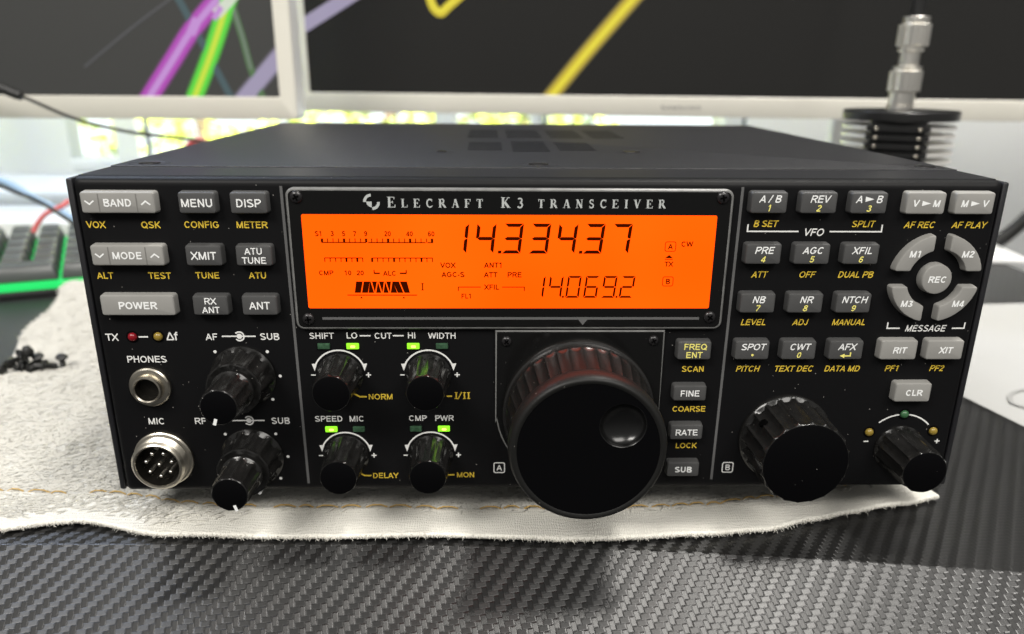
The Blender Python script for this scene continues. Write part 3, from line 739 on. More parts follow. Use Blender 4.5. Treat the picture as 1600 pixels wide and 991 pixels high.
# filter shape: eight dark slices with thin gaps
tl, tr, bl, br = -55.8, -40.7, -56.4, -39.9
cuts_t = [0, 2.0, 4.1, 4.1, 6.6, 6.6, 9.0, 9.0, 11.2, 11.2, 13.2, 15.1]
def sl(*pts): ink.flat([(K0(x), K1(z)) for x, z in pts], OL)
Tz, Bz = 70.3, 66.8
def q(u): return tl+u*(tr-tl)
def qb(u): return bl+u*(br-bl)
sl((q(0), Tz), (q(.13), Tz), (qb(.11), Bz), (qb(0), Bz))
sl((q(.15), Tz), (q(.27), Tz), (qb(.24), Bz), (qb(.13), Bz))
sl((q(.86), Tz), (q(1), Tz), (qb(1), Bz), (qb(.90), Bz))
sl((q(.72), Tz), (q(.84), Tz), (qb(.88), Bz), (qb(.78), Bz))
zz = [(.29, 1), (.365, 0), (.43, 1), (.50, 0), (.57, 1), (.635, 0), (.705, 1)]
for (a, za), (b, zb_), (c_, zc) in zip(zz, zz[1:], zz[2:]):
    f_ = lambda u, z: (q(u), Tz) if z else (qb(u), Bz)
    m_ = .02
    if za == 1: sl(f_(a+m_, 1), f_(c_-m_, 1), f_(b, 0))
    else: sl(f_(a+m_, 0), f_(b, 1), f_(c_-m_, 0))
sl((q(.27), Tz), (q(.285), Tz), (qb(.35), Bz), (qb(.25), Bz)); sl((q(.715), Tz), (q(.725), Tz), (qb(.77), Bz), (qb(.65), Bz))
lseg((-58.6, 66.1), (-37.8, 66.1), .22)
for x in (-54.5, -41.8): sl((x-.4, 65.1), (x+.4, 65.1), (x, 65.7))
roman(ink, K0(-36.1), K1(68.7), 2.2, .32, OL)
ltext('VOX', -28.4, 75.25, 1.6); ltext('AGC-S', -26.9, 72.45, 1.6); ltext('ANT1', -14.9, 75.3, 1.6); ltext('ATT', -15.7, 72.4, 1.6); ltext('PRE', -8.6, 72.4, 1.6)
ltext('XFIL', -15.4, 68.6, 1.6); ltext('FL1', -23.0, 65.8, 1.5, xs=.9)
lseg((-25.5, 68.6), (-18.7, 68.6), .2); lseg((-12.3, 68.6), (-5.5, 68.6), .2); lseg((-25.4, 68.6), (-25.4, 67.4), .2, OL+.01); lseg((-5.6, 68.6), (-5.6, 67.4), .2, OL+.01)
for s_, z in (('A', 81.0), ('B', 70.4)): frame_line(ink, K0(37.6), K1(z), 3.3, 3.0, .6, .2, OL); ltext(s_, 37.6, z, 1.6)
ltext('CW', 42.5, 81.75, 1.6); ltext('TX', 37.5, 75.7, 1.5)
sl((36.2, 77.5), (38.6, 77.5), (37.4, 78.5)); lseg((36.2, 77.1), (38.6, 77.1), .15)
ink.build('display_segments', LCDINK, win, smooth=0)

# ---- screws on the window and tuning plate
def phillips(x, z, pr, r, parent):
    m = MB(); m.lathe_y(x, z, [(pr-.6, r*.98), (pr+.15, r), (pr+.55, r*.86), (pr+.8, r*.55), (pr+.88, r*.2)], 24)
    o = m.build('screw', SCREW, parent, smooth=50)
    k = MB(); a = random.uniform(0, 1.4)
    for b in (a, a+PI/2):
        d = Vector((math.cos(b), math.sin(b)))*r*.52; seg(k, (x-d.x, z-d.y), (x+d.x, z+d.y), r*.28, pr+.90+.02*(b > a))
    k.build('cross_recess', SLOTM, o, smooth=0)
for x, z in ((-71.5, 95.1), (51.9, 95.4), (51.3, 59.2), (-70.8, 58.6)): phillips(K0(x), K1(z), WP, 1.85, radio)

# ---- tuning plate and main knob
TX_, TZ_ = 11.8, 28.9
pl = [(-14.4, 55.2), (-14.4, 29)]
out = [(-14.3, 55.3)]+[(-14.3, 24.5)]
for k in range(25):
    a = R(188+ (352-188)*k/24); out.append((TX_+26.0*math.cos(a), TZ_+26.0*math.sin(a)))
out += [(37.7, 24.5), (37.7, 55.3)]
tp = MB()
L_ = lambda d, pr: [(x, -pr, z) for x, z in (inset(out, d) if d else out)]
tp.loft([L_(0, -.2), L_(0, 1.0), L_(.45, 1.2)], False, False, mi=1); tp.loft([L_(.45, 1.2), L_(.9, 1.201)], False, True, mi=0)
plate = tp.build('tuning_plate', [ACRY, ACRYEDGE], radio)
for x, z in ((-10.9, 51.9), (34.3, 52.1)): phillips(x, z, 1.2, 1.6, radio)

def knob(name, label, x, z, prof, flute, fph, capr, cappr, n=96, mat=KNOB, cap_mat=CAPM):
    m = MB(); m.lathe_y(x, z, prof, n, flute, fph, cap=True)
    o = m.build(name, mat, radio, smooth=38); o['label'] = label
    if capr:
        c_ = MB(); c_.lathe_y(x, z, [(cappr-.15, capr), (cappr+.12, capr), (cappr+.25, capr-.35)], 48); c_.build('knob_cap', cap_mat, o)
    return o
# main dial: flange, ribbed grip, rubber rim
mk = MB()
ribs = 36
prof = [(1.2, 23.8), (3.0, 24.0), (3.8, 23.7), (4.0, 23.1), (7.0, 22.9)]
mk.lathe_y(TX_, TZ_, prof, 112, cap=False)
mk.lathe_y(TX_, TZ_, [(7.0, 22.9, 0), (7.6, 22.85, .35), (8.6, 22.7, .6), (20.8, 20.9, .6), (21.8, 20.75, .35), (22.4, 20.7, 0), (24.0, 20.6, 0)], 432, ribs, 0, cap=False)
big = mk.build('tuning_knob', RUBBER, radio, smooth=50); big['label'] = 'large main tuning knob with ribbed rubber grip and finger dimple'
rim = MB()
rim.lathe_y(TX_, TZ_, [(23.4, 20.6), (23.7, 21.8), (24.8, 22.6), (26.5, 22.8), (28.6, 22.7), (30.2, 22.25), (30.9, 21.6), (31.0, 21.0), (30.6, 20.35)], 112, cap=False)
rim.build('grip_rim', RUBBER2, big, smooth=60)
DX, DZ, DR = 21.3, 36.6, 6.7
bm = bmesh.new()
def ring(cx, cz, r, n, y): return [bm.verts.new(((cx+r*math.cos(2*PI*k/n))*MM, -y*MM, (cz+r*math.sin(2*PI*k/n))*MM)) for k in range(n)]
ra = ring(TX_, TZ_, 20.4, 96, 30.5); rb = ring(DX, DZ, DR, 48, 30.5)
ed = [bm.edges.new((r_[k], r_[(k+1) % len(r_)])) for r_ in (ra, rb) for k in range(len(r_))]
bmesh.ops.triangle_fill(bm, use_beauty=True, use_dissolve=False, edges=ed, normal=(0, -1, 0))
me = bpy.data.meshes.new('knob_face'); bm.to_mesh(me); bm.free(); me.materials.append(CAPM)
face = bpy.data.objects.new('knob_face', me); scene.collection.objects.link(face); attach(face, big)
dm = MB()
dm.lathe_y(DX, DZ, [(30.5, DR+.02), (30.42, DR-.15)]+[(30.5-3.4*math.sin(R(a)), (DR-.2)*math.cos(R(a))) for a in (10, 22, 34, 46, 58, 70, 82)], 48)
dm.build('finger_dimple', DISHM, big, smooth=70)

# second dial
knob('sub_tuning_knob', 'fluted black knob to the right of the B mark', 79.3, 18.7,
     [(0, 14.9), (1.3, 15.0), (1.7, 14.8), (2.0, 14.3, .1), (2.6, 14.3, .9), (17.6, 13.9, .9), (18.6, 13.8, .75), (19.2, 13.4, .3), (19.4, 13.0)], 20, .8, 12.9, 19.3, 160)
hole = MB(); hx = 79.3+14.35*math.cos(R(140)); hz = 18.7+14.35*math.sin(R(140))
hd = Vector((math.cos(R(140)), 0, math.sin(R(140)))); hp = Vector((hx, -9, hz))
hole.tube([hp-hd*1.2, hp+hd*-.05], 1.35, 16); hole.build('set_screw_hole', SLOTM, radio)
knob('offset_knob', 'fluted black knob in the lower right corner', 117.5, 14.6,
     [(0, 8.1), (.9, 8.1), (1.2, 7.9, .1), (1.8, 7.85, .6), (15.6, 7.35, .6), (16.6, 7.3, .5), (17.3, 7.0, .2), (17.5, 6.8)], 13, 0, 6.7, 17.35, 104)
for x, z, t in ((-62.4, 40.5, 'LO'), (-35.0, 40.5, 'HI'), (-62.1, 12.9, 'SPEED'), (-35.0, 12.9, 'PWR')):
    knob('small_knob', 'fluted black knob under the %s lamp' % t, x, z,
         [(0, 7.1), (.8, 7.1), (1.1, 6.9, .1), (1.8, 6.85, .75), (13.6, 6.05, .75), (14.8, 6.0, .55), (15.5, 5.7, .15), (15.7, 5.5)], 11, random.uniform(0, 6), 5.35, 15.6, 99)
for x, z, t, a1, a2 in ((-92.0, 40.3, 'AF', 252, None), (-92.0, 12.7, 'RF', 288, 300)):
    lo = knob('outer_knob', 'lower fluted ring of the concentric %s knob' % t, x, z,
         [(0, 9.9), (1.2, 9.9), (1.6, 9.6, .1), (2.4, 9.55, 1.0), (9.6, 8.7, 1.0), (10.8, 8.6, .8), (11.6, 8.2, .2), (11.8, 7.6), (11.4, 6.3)], 12, random.uniform(0, 6), 0, 0, 96)
    hi = knob('inner_knob', 'front fluted part of the concentric %s knob' % t, x, z,
         [(10, 6.25), (13.0, 6.25), (13.3, 6.0, .1), (13.9, 6.0, .7), (23.2, 5.75, .7), (24.4, 5.7, .55), (25.2, 5.4, .15), (25.4, 5.1)], 10, random.uniform(0, 6), 5.0, 25.3, 90)
    pt_ = MB(); d = Vector((math.cos(R(a1)), math.sin(R(a1))))
    pc = Vector((x, z))+d*4.5
    q_ = Vector((-d.y, d.x))*.45
    pt_.flat([tuple(pc-d*1.0-q_), tuple(pc+d*1.0-q_), tuple(pc+d*1.0+q_), tuple(pc-d*1.0+q_)], 25.62); pt_.build('pointer_mark', BWHITE, hi, smooth=0)
    if a2:
        d = Vector((math.cos(R(a2)), 0, math.sin(R(a2)))); b_ = Vector((x, -8.5, z))+d*8.35
        m = MB(); m.tube([b_+Vector((0, 3.4, 0)), b_+Vector((0, -2.6, 0))], .6, 8); m.build('pointer_mark', BWHITE, lo)

# ---- headphone jack, microphone connector
j = MB()
j.lathe_y(-121, 36.9, [(-.2, 6.3), (.5, 6.4), (1.1, 6.3), (1.5, 5.9), (1.7, 4.9), (1.7, 4.6), (3.3, 4.5), (3.9, 4.35), (4.0, 3.9), (3.6, 3.55), (.5, 3.5)], 72, cap=False)
jo = j.build('headphone_socket', SILVER, radio, smooth=30)
bo = MB(); bo.lathe_y(-121, 36.9, [(3.4, 3.52), (.3, 3.48), (.2, 1.2)], 48); bo.build('socket_bore', BORE, jo)
mc = MB(); MX, MZ = -120.2, 12.2
rows = [(-.2, 9.3), (.6, 9.4), (1.0, 9.3), (1.3, 8.9), (1.5, 8.3)]
for k in range(5): rows += [(1.7+k*.85, 7.75), (2.12+k*.85, 8.3)]
rows += [(6.3, 7.7), (6.6, 7.3), (6.5, 6.9), (6.1, 6.75), (1.0, 6.7)]
mc.lathe_y(MX, MZ, rows, 72, cap=False); mo = mc.build('microphone_connector', SILVER, radio, smooth=14)
fl_ = MB(); fl_.lathe_y(MX, MZ, [(5.9, 6.72), (.8, 6.7), (.7, 1)], 48); fl_.build('connector_floor', BORE, mo)
k_ = MB(); k_.tube([(MX+.2, -1, MZ+6.2), (MX+.2, -5.4, MZ+6.2)], .75, 10); k_.build('key', SILVER, mo)
for k in range(8):
    if k == 7: px, pz = 0, 0
    else: px, pz = 4.1*math.cos(R(90+25.7+51.43*k)), 4.1*math.sin(R(90+25.7+51.43*k))
    pn = MB(); pn.lathe_y(MX+px, MZ+pz, [(.7, .62), (4.6, .62), (4.95, .45), (5.1, .15)], 12); pn.build('contact_pin', SILVERB, mo, smooth=60)
# feet
for x, y in ((-105, 35), (105, 35), (-105, 215), (105, 215)):
    ft = MB(); ft.loft([[(x+r*math.cos(2*PI*k/24), y+r*math.sin(2*PI*k/24), z) for k in range(24)] for z, r in ((.4, 9), (-8.5, 8.4), (-9.4, 7.6))]); ft.build('foot', RUBBER, radio)

# ================================================================== TOWEL
EDGE = [(-330, 2), (-240, 0), (-175, -3.1), (-160, 0.6), (-150, 1.2), (-122.5, -6.2), (-90, -8.0), (-50, -9.5), (-32, -8.6), (-10, -10.6), (21.8, -11.7), (48, -9.5), (75.7, -5.7), (92, .2), (108, 4.8), (128, 9.0), (143.6, 14.1)]
def smooth_curve(P, x):
    for i in range(len(P)-1):
        if x <= P[i+1][0] or i == len(P)-2:
            t = (x-P[i][0])/(P[i+1][0]-P[i][0]); t = max(0, min(1, t)); t = t*t*(3-2*t)*.5+t*.5
            return P[i][1]+(P[i+1][1]-P[i][1])*t
STITCH = [(-330, 26), (-188, 20.8), (-165, 19.0), (-150, 20.0), (-138, 17.5), (-122, 12.5), (-105, 9.6), (-80, 9.2), (-52, 8.0), (-20, 6.6), (30, 6.2), (60, 8.5), (76, 12.5), (110, 20), (143, 27)]
def tow_z(x, y):
    e = smooth_curve(EDGE, x)
    d = y-e
    z = -11.0+.9*noise.noise((x*.018, y*.02, 3.1))+.5*noise.noise((x*.05, y*.05, 7.7))
    if d < 16:
        z += (1-d/16)**1.5*(.3+1.5*max(0, noise.noise((x*.03, 1.3, 9.0)))) - .4*(1-d/16)
    if x < -150: z += 1.2*max(0, noise.noise((x*.012, y*.014, 1.7)))*min(1, (-150-x)/40)
    if y > 150 and x < -190:
        z += 5.0*min(1, (y-150)/150)*min(1, (-190-x)/70)
    return z
def tow_left(y): return -262-.245*(y-157)-2.2*math.sin(y*.07)
def tow_right(y): return 143.6-.25*(y-14)
towel = thing('towel', 'white terry towel with amber stitched hem under the radio', 'towel', (0, 60, -14))
TOWW = pm('towel_cotton', (.55, .538, .495), .95, spec=.1, bump=(1500, .35, 3), vary=.05, vscale=25)
def towel_hem_mat():
    m = pm('towel_hem', (.80, .78, .71), .95, spec=.1)
    nt = m.node_tree; N = nt.nodes; b = N['Principled BSDF']; t = N.new('ShaderNodeTexCoord')
    w1 = N.new('ShaderNodeTexWave'); w1.inputs['Scale'].default_value = 170; w1.bands_direction = 'Y'; w1.inputs['Distortion'].default_value = 9; w1.inputs['Detail'].default_value = 2
    w2 = N.new('ShaderNodeTexWave'); w2.inputs['Scale'].default_value = 410; w2.bands_direction = 'X'; w2.inputs['Distortion'].default_value = 9
    for w in (w1, w2): nt.links.new(t.outputs['Object'], w.inputs['Vector'])
    a = N.new('ShaderNodeMath'); a.operation = 'ADD'; nt.links.new(w1.outputs['Fac'], a.inputs[0]); nt.links.new(w2.outputs['Fac'], a.inputs[1])
    bp = N.new('ShaderNodeBump'); bp.inputs['Distance'].default_value = .00010; nt.links.new(a.outputs[0], bp.inputs['Height']); nt.links.new(bp.outputs['Normal'], b.inputs['Normal'])
    return m
HEM = towel_hem_mat()
def towel_mesh():
    m = MB(); nx, ny = 330, 150
    top = []
    for i in range(nx+1):
        row = []
        for jj in range(ny+1):
            t = jj/ny; t2 = t*t*.75+t*.25
            ylo = smooth_curve(EDGE, -330+(473.6)*i/nx); y = ylo+t2*(330-ylo)
            xl, xr = max(-330, tow_left(y)), tow_right(y)
            s_ = i/nx
            x = xl+(xr-xl)*s_
            ylo = smooth_curve(EDGE, x); y = ylo+t2*(330-ylo)
            z = tow_z(x, y)
            if y > smooth_curve(STITCH, x): z += .45*noise.noise((x*.55, y*.55, 0))+.3*noise.noise((x*1.3, y*1.3, 4))
            row.append((x, y, z))
        top.append(row)
    vs = [p for r_ in top for p in r_]; W_ = ny+1
    fs = []; mi = []
    for i in range(nx):
        for jj in range(ny):
            fs.append((i*W_+jj, (i+1)*W_+jj, (i+1)*W_+jj+1, i*W_+jj+1))
            cx_ = top[i][jj]; mi.append(1 if cx_[1] < smooth_curve(STITCH, cx_[0])-1.0 else 0)
    m.v = vs; m.f = fs; m.mi = mi
    # turned-down rim, 1.6 mm thick
    def rimstrip(pts, out):
        n = len(pts); base = len(m.v)
        for p_ in pts: m.v.append((p_[0]+out[0]*.4, p_[1]+out[1]*.4, p_[2]-.5)); 
        for p_ in pts: m.v.append((p_[0]+out[0]*.3, p_[1]+out[1]*.3, p_[2]-1.5))
        for p_ in pts: m.v.append((p_[0]-out[0]*4, p_[1]-out[1]*4, p_[2]-1.9))
        idx = [m.v.index(p_) if False else None for p_ in []]
        return base
    front = [i*W_ for i in range(nx+1)]; left = list(range(ny+1)); right = [nx*W_+jj for jj in range(ny+1)]
    for ids, out_ in ((front, (0, -1)), (left, (-1, 0)), (right, (1, 0))):
        prev = ids
        for k, (o_, dz) in enumerate(((.45, -.5), (.35, -1.5), (-4, -1.9))):
            b0 = len(m.v)
            for q_ in ids:
                p_ = m.v[q_]; m.v.append((p_[0]+out_[0]*o_, p_[1]+out_[1]*o_, p_[2]+dz))
            cur = list(range(b0, b0+len(ids)))
            for a in range(len(ids)-1): m.f.append((prev[a], prev[a+1], cur[a+1], cur[a])); m.mi.append(1)
            prev = cur
    return m.build('cloth', [TOWW, HEM], towel, smooth=0 if False else 80)
towel_mesh()
# terry loops: short arched strands of yarn
tl_ = MB()
rnd = random.Random(3)
def loop_strand(x, y, L, a, r, h):
    z = tow_z(x, y); dx, dy = math.cos(a), math.sin(a); nx_, ny_ = -dy, dx
    o = len(tl_.v)
    bend = rnd.uniform(-.5, .5)
    for k, (t, hh, w) in enumerate(((-.5, 0, .6), (-.18, .8, 1), (.2, 1.0, 1), (.5, .35, .55))):
        bx = x+dx*L*t+nx_*bend*hh; by = y+dy*L*t+ny_*bend*hh; bz = z+h*hh
        tl_.v += [(bx+nx_*r*w, by+ny_*r*w, bz), (bx, by, bz+r*w*1.1), (bx-nx_*r*w, by-ny_*r*w, bz), (bx, by, bz-r*w*.6)]
    for k in range(3):
        for s_ in range(4):
            a0 = o+k*4+s_; a1 = o+k*4+(s_+1) % 4; tl_.f.append((a0, a1, a1+4, a0+4)); tl_.mi.append(0)
cnt = 0
for _ in range(70000):
    x = rnd.uniform(-300, 142); yy = rnd.random()
    y = -12+yy*yy*330 if x < -134 else -12+yy*52
    if x > -134 and rnd.random() < .35: continue
    lim = smooth_curve(STITCH, x)+.9 if rnd.random() < .93 else smooth_curve(STITCH, x)-2.5
    if rnd.random() < .75*max(0, min(1, (-95-x)/80)): lim = smooth_curve(EDGE, x)+4+rnd.uniform(0, 5)
    if abs(y-smooth_curve(STITCH, x)) < .8 and rnd.random() < .8: continue
    if y < lim or x < tow_left(y)+1 or x > tow_right(y)-1: continue
    if x < -320 : continue
    a = .35+.9*noise.noise((x*.07, y*.07, 2.2))+rnd.gauss(0, .38)
    far = 1+max(0, y-40)*.004
    loop_strand(x, y, rnd.uniform(2.2, 4.2)*far, a, rnd.uniform(.20, .32)*far, rnd.uniform(.15, .55))
    cnt += 1
lo_ = tl_.build('terry_loops', TOWW, towel, smooth=80, recalc=False); lo_['kind'] = 'stuff'
# stitching and frayed fibres along the hem
st = MB(); x = -222.0
STM = pm('thread_amber', (.50, .33, .11), .8, spec=.2)
while x < 140:
    L = rnd.uniform(4.5, 8.0); y0_, y1_ = smooth_curve(STITCH, x)+rnd.uniform(-.3, .3), smooth_curve(STITCH, x+L)+rnd.uniform(-.3, .3)
    if rnd.random() < .88: st.tube([(x, y0_, tow_z(x, y0_)+.1), (x+L*.3, y0_*.7+y1_*.3, tow_z(x+L*.3, y0_)+1.0), (x+L*.7, y0_*.3+y1_*.7, tow_z(x+L*.7, y1_)+1.0), (x+L, y1_, tow_z(x+L, y1_)+.2)], .25, 6)
    x += L+rnd.uniform(.2, 1.8)
st.build('hem_stitching', STM, towel)
fr = MB()
for _ in range(1500):
    x = rnd.uniform(-200, 143); e_ = smooth_curve(EDGE, x); z = tow_z(x, e_)-rnd.uniform(.2, 1.3)
    L = rnd.uniform(.5, 1.5); a = rnd.gauss(0, .7)
    fr.tube([(x, e_+.3, z), (x+math.sin(a)*L*.6, e_-L*.6, z+rnd.uniform(-.3, .3)), (x+math.sin(a)*L*1.2, e_-L*.9, z+rnd.uniform(-.9, .3))], [.12, .09, .04], 3)
fr.build('frayed_fibres', HEM, towel, recalc=False)['kind'] = 'stuff'
# ================================================================== LOOSE SCREWS
def loose_screw():
    m = MB()
    prof_h = [(0, .3), (.25, 1.3), (.6, 2.1), (1.2, 2.75), (1.7, 2.85), (1.75, 1.3)]
    n = 18
    m.loft([[(r_*math.cos(2*PI*k/n), r_*math.sin(2*PI*k/n), -h_) for k in range(n)] for h_, r_ in prof_h], True, False)
    rows_ = [(1.7, 1.35)]
    for k in range(9): rows_ += [(2.0+k*.55, 1.15), (2.28+k*.55, 1.42)]
    rows_ += [(7.2, 1.1), (7.5, .5)]
    m.loft([[(r_*math.cos(2*PI*k/n), r_*math.sin(2*PI*k/n), -h_) for k in range(n)] for h_, r_ in rows_], False, True)
    return m.build('loose_screw', SCREWB)
SCREWB = pm('screw_oxide', (.022, .022, .021), .38, metal=.4, spec=.5, bump=(700, .05, 2))
s0 = loose_screw()
pile = [(-262, 131, 3, 95, 20), (-256, 140, 2.6, 85, 200), (-250, 137, 3, 100, 80), (-246, 141, 3.2, 80, 300), (-243.5, 145, 3.2, 90, 150), (-240, 142, 3.4, 95, 250), (-247, 147, 4, 60, 30),
        (-243, 142, 8.2, 75, 120), (-239, 146, 8.0, 20, 10), (-246.5, 143.5, 8.0, 110, 340), (-241.5, 139.5, 3.2, 70, 330), (-252, 143, 3, 100, 10), (-258, 135, 3, 90, 100), (-236.5, 144.5, 3, 88, 265), (-240.2, 141.5, 9.8, 100, 40)]
for i, (x, y, dz, tilt, rz) in enumerate(pile):
    o = s0 if i == 0 else s0.copy()
    if i: scene.collection.objects.link(o)
    o.location = (x*MM, y*MM, (tow_z(x, y)+dz-.6)*MM); o.rotation_euler = (R(tilt), 0, R(rz))
    tag(o, 'small black screw in the little heap lying on the white towel', 'screw', 'loose screws on the towel')
o = s0.copy(); scene.collection.objects.link(o)
o.location = (-.2268, .1452, (tow_z(-226.8, 145.2)+7.4)*MM); o.rotation_euler = (R(14), R(10), 0)
tag(o, 'single black screw standing head up a little apart from the heap', 'screw', 'loose screws on the towel')

# ================================================================== MONITORS
BEZ = pm('monitor_bezel', (.66, .64, .57), .35, spec=.5, bump=(900, .01, 2))
BEZED = pm('monitor_edge', (.80, .80, .79), .3, spec=.5)
SCRB = pm('screen_dark', (.018, .018, .017), .42, spec=.3, emit=(.034, .034, .032), es=1)
SCRB2 = pm('screen_dark_neutral', (.008, .008, .0075), .45, spec=.1, emit=(.011, .0105, .0098), es=1)
def glow(n, c_, s_=1): return pm('screen_'+n, (.02, .02, .02), .4, spec=.3, emit=c_, es=s_)
G = {'mag': glow('magenta', (.42, .06, .44)), 'magc': glow('pink', (.52, .26, .62)), 'grn': glow('green', (.10, .66, .04)), 'grnc': glow('lime', (.55, .72, .04)), 'teal': glow('teal', (.05, .09, .10)),
     'dim': glow('moss', (.075, .16, .06)), 'dimc': glow('mist', (.15, .19, .15)), 'lil': glow('lilac', (.33, .29, .42)), 'fnt': glow('faint', (.075, .075, .08)), 'wht': glow('white', (.62, .68, .56)), 'yel': glow('yellow', (.62, .50, .015)), 'yelc': glow('lemon', (.80, .70, .04)), 'ylo': glow('ochre', (.40, .29, .03)), 'yld': glow('umber', (.14, .11, .02)), 'magd': glow('plum', (.17, .04, .17)), 'grnd': glow('forest', (.05, .24, .03)), 'lid': glow('slate', (.15, .135, .18))}
def strip(m, pts, w, y, mi, wend=None):
    P = [Vector((a, b)) for a, b in pts]; n = len(P)
    # subdivide as a smooth curve
    Q = []
    for i in range(n-1):
        p0, p1, p2, p3 = P[max(i-1, 0)], P[i], P[i+1], P[min(i+2, n-1)]
        for k in range(6):
            t = k/6; Q.append(.5*((2*p1)+(p2-p0)*t+(2*p0-5*p1+4*p2-p3)*t*t+(3*p1-p0-3*p2+p3)*t**3))
    Q.append(P[-1])
    vs = []
    for i, p_ in enumerate(Q):
        d = (Q[min(i+1, len(Q)-1)]-Q[max(i-1, 0)]).normalized(); nn = Vector((-d.y, d.x))*(w/2)
        vs += [(p_.x+nn.x, y, p_.y+nn.y), (p_.x-nn.x, y, p_.y-nn.y)]
    m.add(vs, [(2*i, 2*i+1, 2*i+3, 2*i+2) for i in range(len(Q)-1)], mi)
def monitor(label, x0, x1, zb, zt, bz, bs, base_mat, art, mats, wordmark=None):
    root = thing('monitor', label, 'monitor', (0, 0, 0), 'computer monitors behind the radio')
    fr_ = MB()
    def lp(i, y, r=3): return [(x, y, z) for x, z in rrect((x0+x1)/2, (zb+zt)/2, x1-x0-2*i, zt-zb-2*i, r)]
    X0, X1, Z0, Z1 = x0+bs, x1-bs, zb+bz, zt-bs
    inner = lambda d, y: [(x, y, z) for x, z in rrect((X0+X1)/2, (Z0+Z1)/2, X1-X0+2*d, Z1-Z0+2*d, .6)]
    fr_.loft([inner(0, 2.0), inner(0, .4), inner(.5, 0), lp(1.2, 0), lp(.3, .5), lp(0, 2)], False, False, mi=0)
    fr_.loft([lp(0, 2), lp(0, 26), lp(14, 44)], False, True, mi=1)
    bz_o = fr_.build('bezel', [BEZ, BEZED], root)
    sc = MB(); sc.add([(X0-.2, 1.5, Z0-.2), (X1+.2, 1.5, Z0-.2), (X1+.2, 1.5, Z1+.2), (X0-.2, 1.5, Z1+.2)], [(0, 1, 2, 3)], 0)
    for k, (pts, w, mi) in enumerate(art): strip(sc, pts, w*.84, 1.3-.03*k, mi)
    so = sc.build('screen', [base_mat]+mats, root, smooth=0, recalc=False)
    bm = bmesh.new(); bm.from_mesh(so.data)
    for co, no in (((X0-.1, 0, 0), (-1, 0, 0)), ((X1+.1, 0, 0), (1, 0, 0)), ((0, 0, Z0-.1), (0, 0, -1)), ((0, 0, Z1+.1), (0, 0, 1))):
        bmesh.ops.bisect_plane(bm, geom=bm.verts[:]+bm.edges[:]+bm.faces[:], plane_co=[q*MM for q in co], plane_no=no, clear_outer=True)
    bm.to_mesh(so.data); bm.free()
    st_ = MB(); xc = (x0+x1)/2
    st_.box(xc-35, xc+35, 44, 62, -8, zb+120, b=3); st_.box(xc-115, xc+115, -20, 130, -14, -8, b=2.5); st_.build('stand', BEZED, root)
    if wordmark:
        w_ = MB(); text(w_, 'SAMSUNG', wordmark, zb+7.2, 3.2, .1, bold=.04, w=33); w_.build('maker_lettering', WORDM, bz_o, smooth=0)
    return root
WORDM = pm('wordmark_grey', (.30, .29, .27), .4)
a1 = [([(-193.0, 106), (-189.0, 110.5), (-150.5, 150)], 15, 13), ([(-259, 106), (-256.1, 110.0), (-236.8, 134.2), (-220.1, 154.9), (-195.5, 179.2), (-170, 205)], 15.5, 11), ([(-227, 105), (-224.4, 110.2), (-208.7, 140.6), (-191.2, 179.2), (-180, 205)], 15, 12), ([(-298.1, 129.5), (-268.5, 150.4), (-234.1, 172.8), (-150, 225)], 1.8, 9), ([(-245, 200), (-229.3, 176.8), (-219.8, 156.9), (-208.8, 132.3), (-197.0, 106)], 6, 5), ([(-193, 185), (-191.4, 170.1), (-186.7, 149.1), (-182.7, 128.3), (-175, 106)], 5.5, 6), ([(-192.5, 180), (-191.0, 168.1), (-186.5, 149.1), (-182.9, 129)], 2.4, 7),
      ([(-193.0, 106), (-189.0, 110.5), (-150.5, 150)], 11.5, 8), ([(-259, 106), (-256.1, 110.0), (-236.8, 134.2), (-220.1, 154.9), (-195.5, 179.2), (-170, 205)], 12.5, 1), ([(-259, 106), (-256.1, 110.0), (-236.8, 134.2), (-220.1, 154.9), (-195.5, 179.2)], 5, 2),
      ([(-227, 105), (-224.4, 110.2), (-208.7, 140.6), (-191.2, 179.2), (-180, 205)], 12, 3), ([(-227, 105), (-224.4, 110.2), (-208.7, 140.6), (-191.2, 179.2)], 4.5, 4), ([(-222, 151.5), (-216, 161)], 7.5, 2), ([(-203, 164), (-188, 178), (-170, 200)], 8, 10), ([(-205, 161), (-199, 169)], 4.5, 2)]
m1 = monitor('left hand monitor with pale bezel, magenta and green strokes on a dark screen', -630-153, -153, 95, 460, 15.6, 11.5, SCRB, [(p_, w, mi) for p_, w, mi in a1], [G[k] for k in ('mag', 'magc', 'grn', 'grnc', 'teal', 'dim', 'dimc', 'lil', 'fnt', 'wht', 'magd', 'grnd', 'lid')])
m1.location = (0, .3715, 0)
a2 = [([(186, 96), (195.5, 107.2), (227.6, 145.7), (264.8, 187.8), (290, 216)], 15.5, 5), ([(-30, 152), (-11.4, 162.3), (39.5, 189.8), (80, 212)], 13, 1), ([(94.5, 197), (96.6, 189.6), (100.5, 177.8), (106.7, 173.1), (113.1, 177.8), (126.4, 188.2)], 8.5, 2), ([(95, 197), (96.8, 189.6), (100.8, 178.2), (106.7, 174.0), (113.1, 178.6), (126.4, 189)], 3, 3),
      ([(186, 96), (195.5, 107.2), (227.6, 145.7), (264.8, 187.8), (290, 216)], 12.5, 4), ([(186, 96), (195.5, 107.2), (227.6, 145.7), (264.8, 187.8), (290, 216)], 8, 2), ([(186, 96), (195.8, 107.2), (227.9, 145.7), (265.1, 187.8), (290, 216)], 3, 3)]
m2 = monitor('right hand monitor with pale bezel, yellow strokes on a dark screen', -19.5, 960, 95, 500, 15.8, 11.3, SCRB2, a2, [G['lil'], G['yel'], G['yelc'], G['ylo'], G['yld']], wordmark=304)
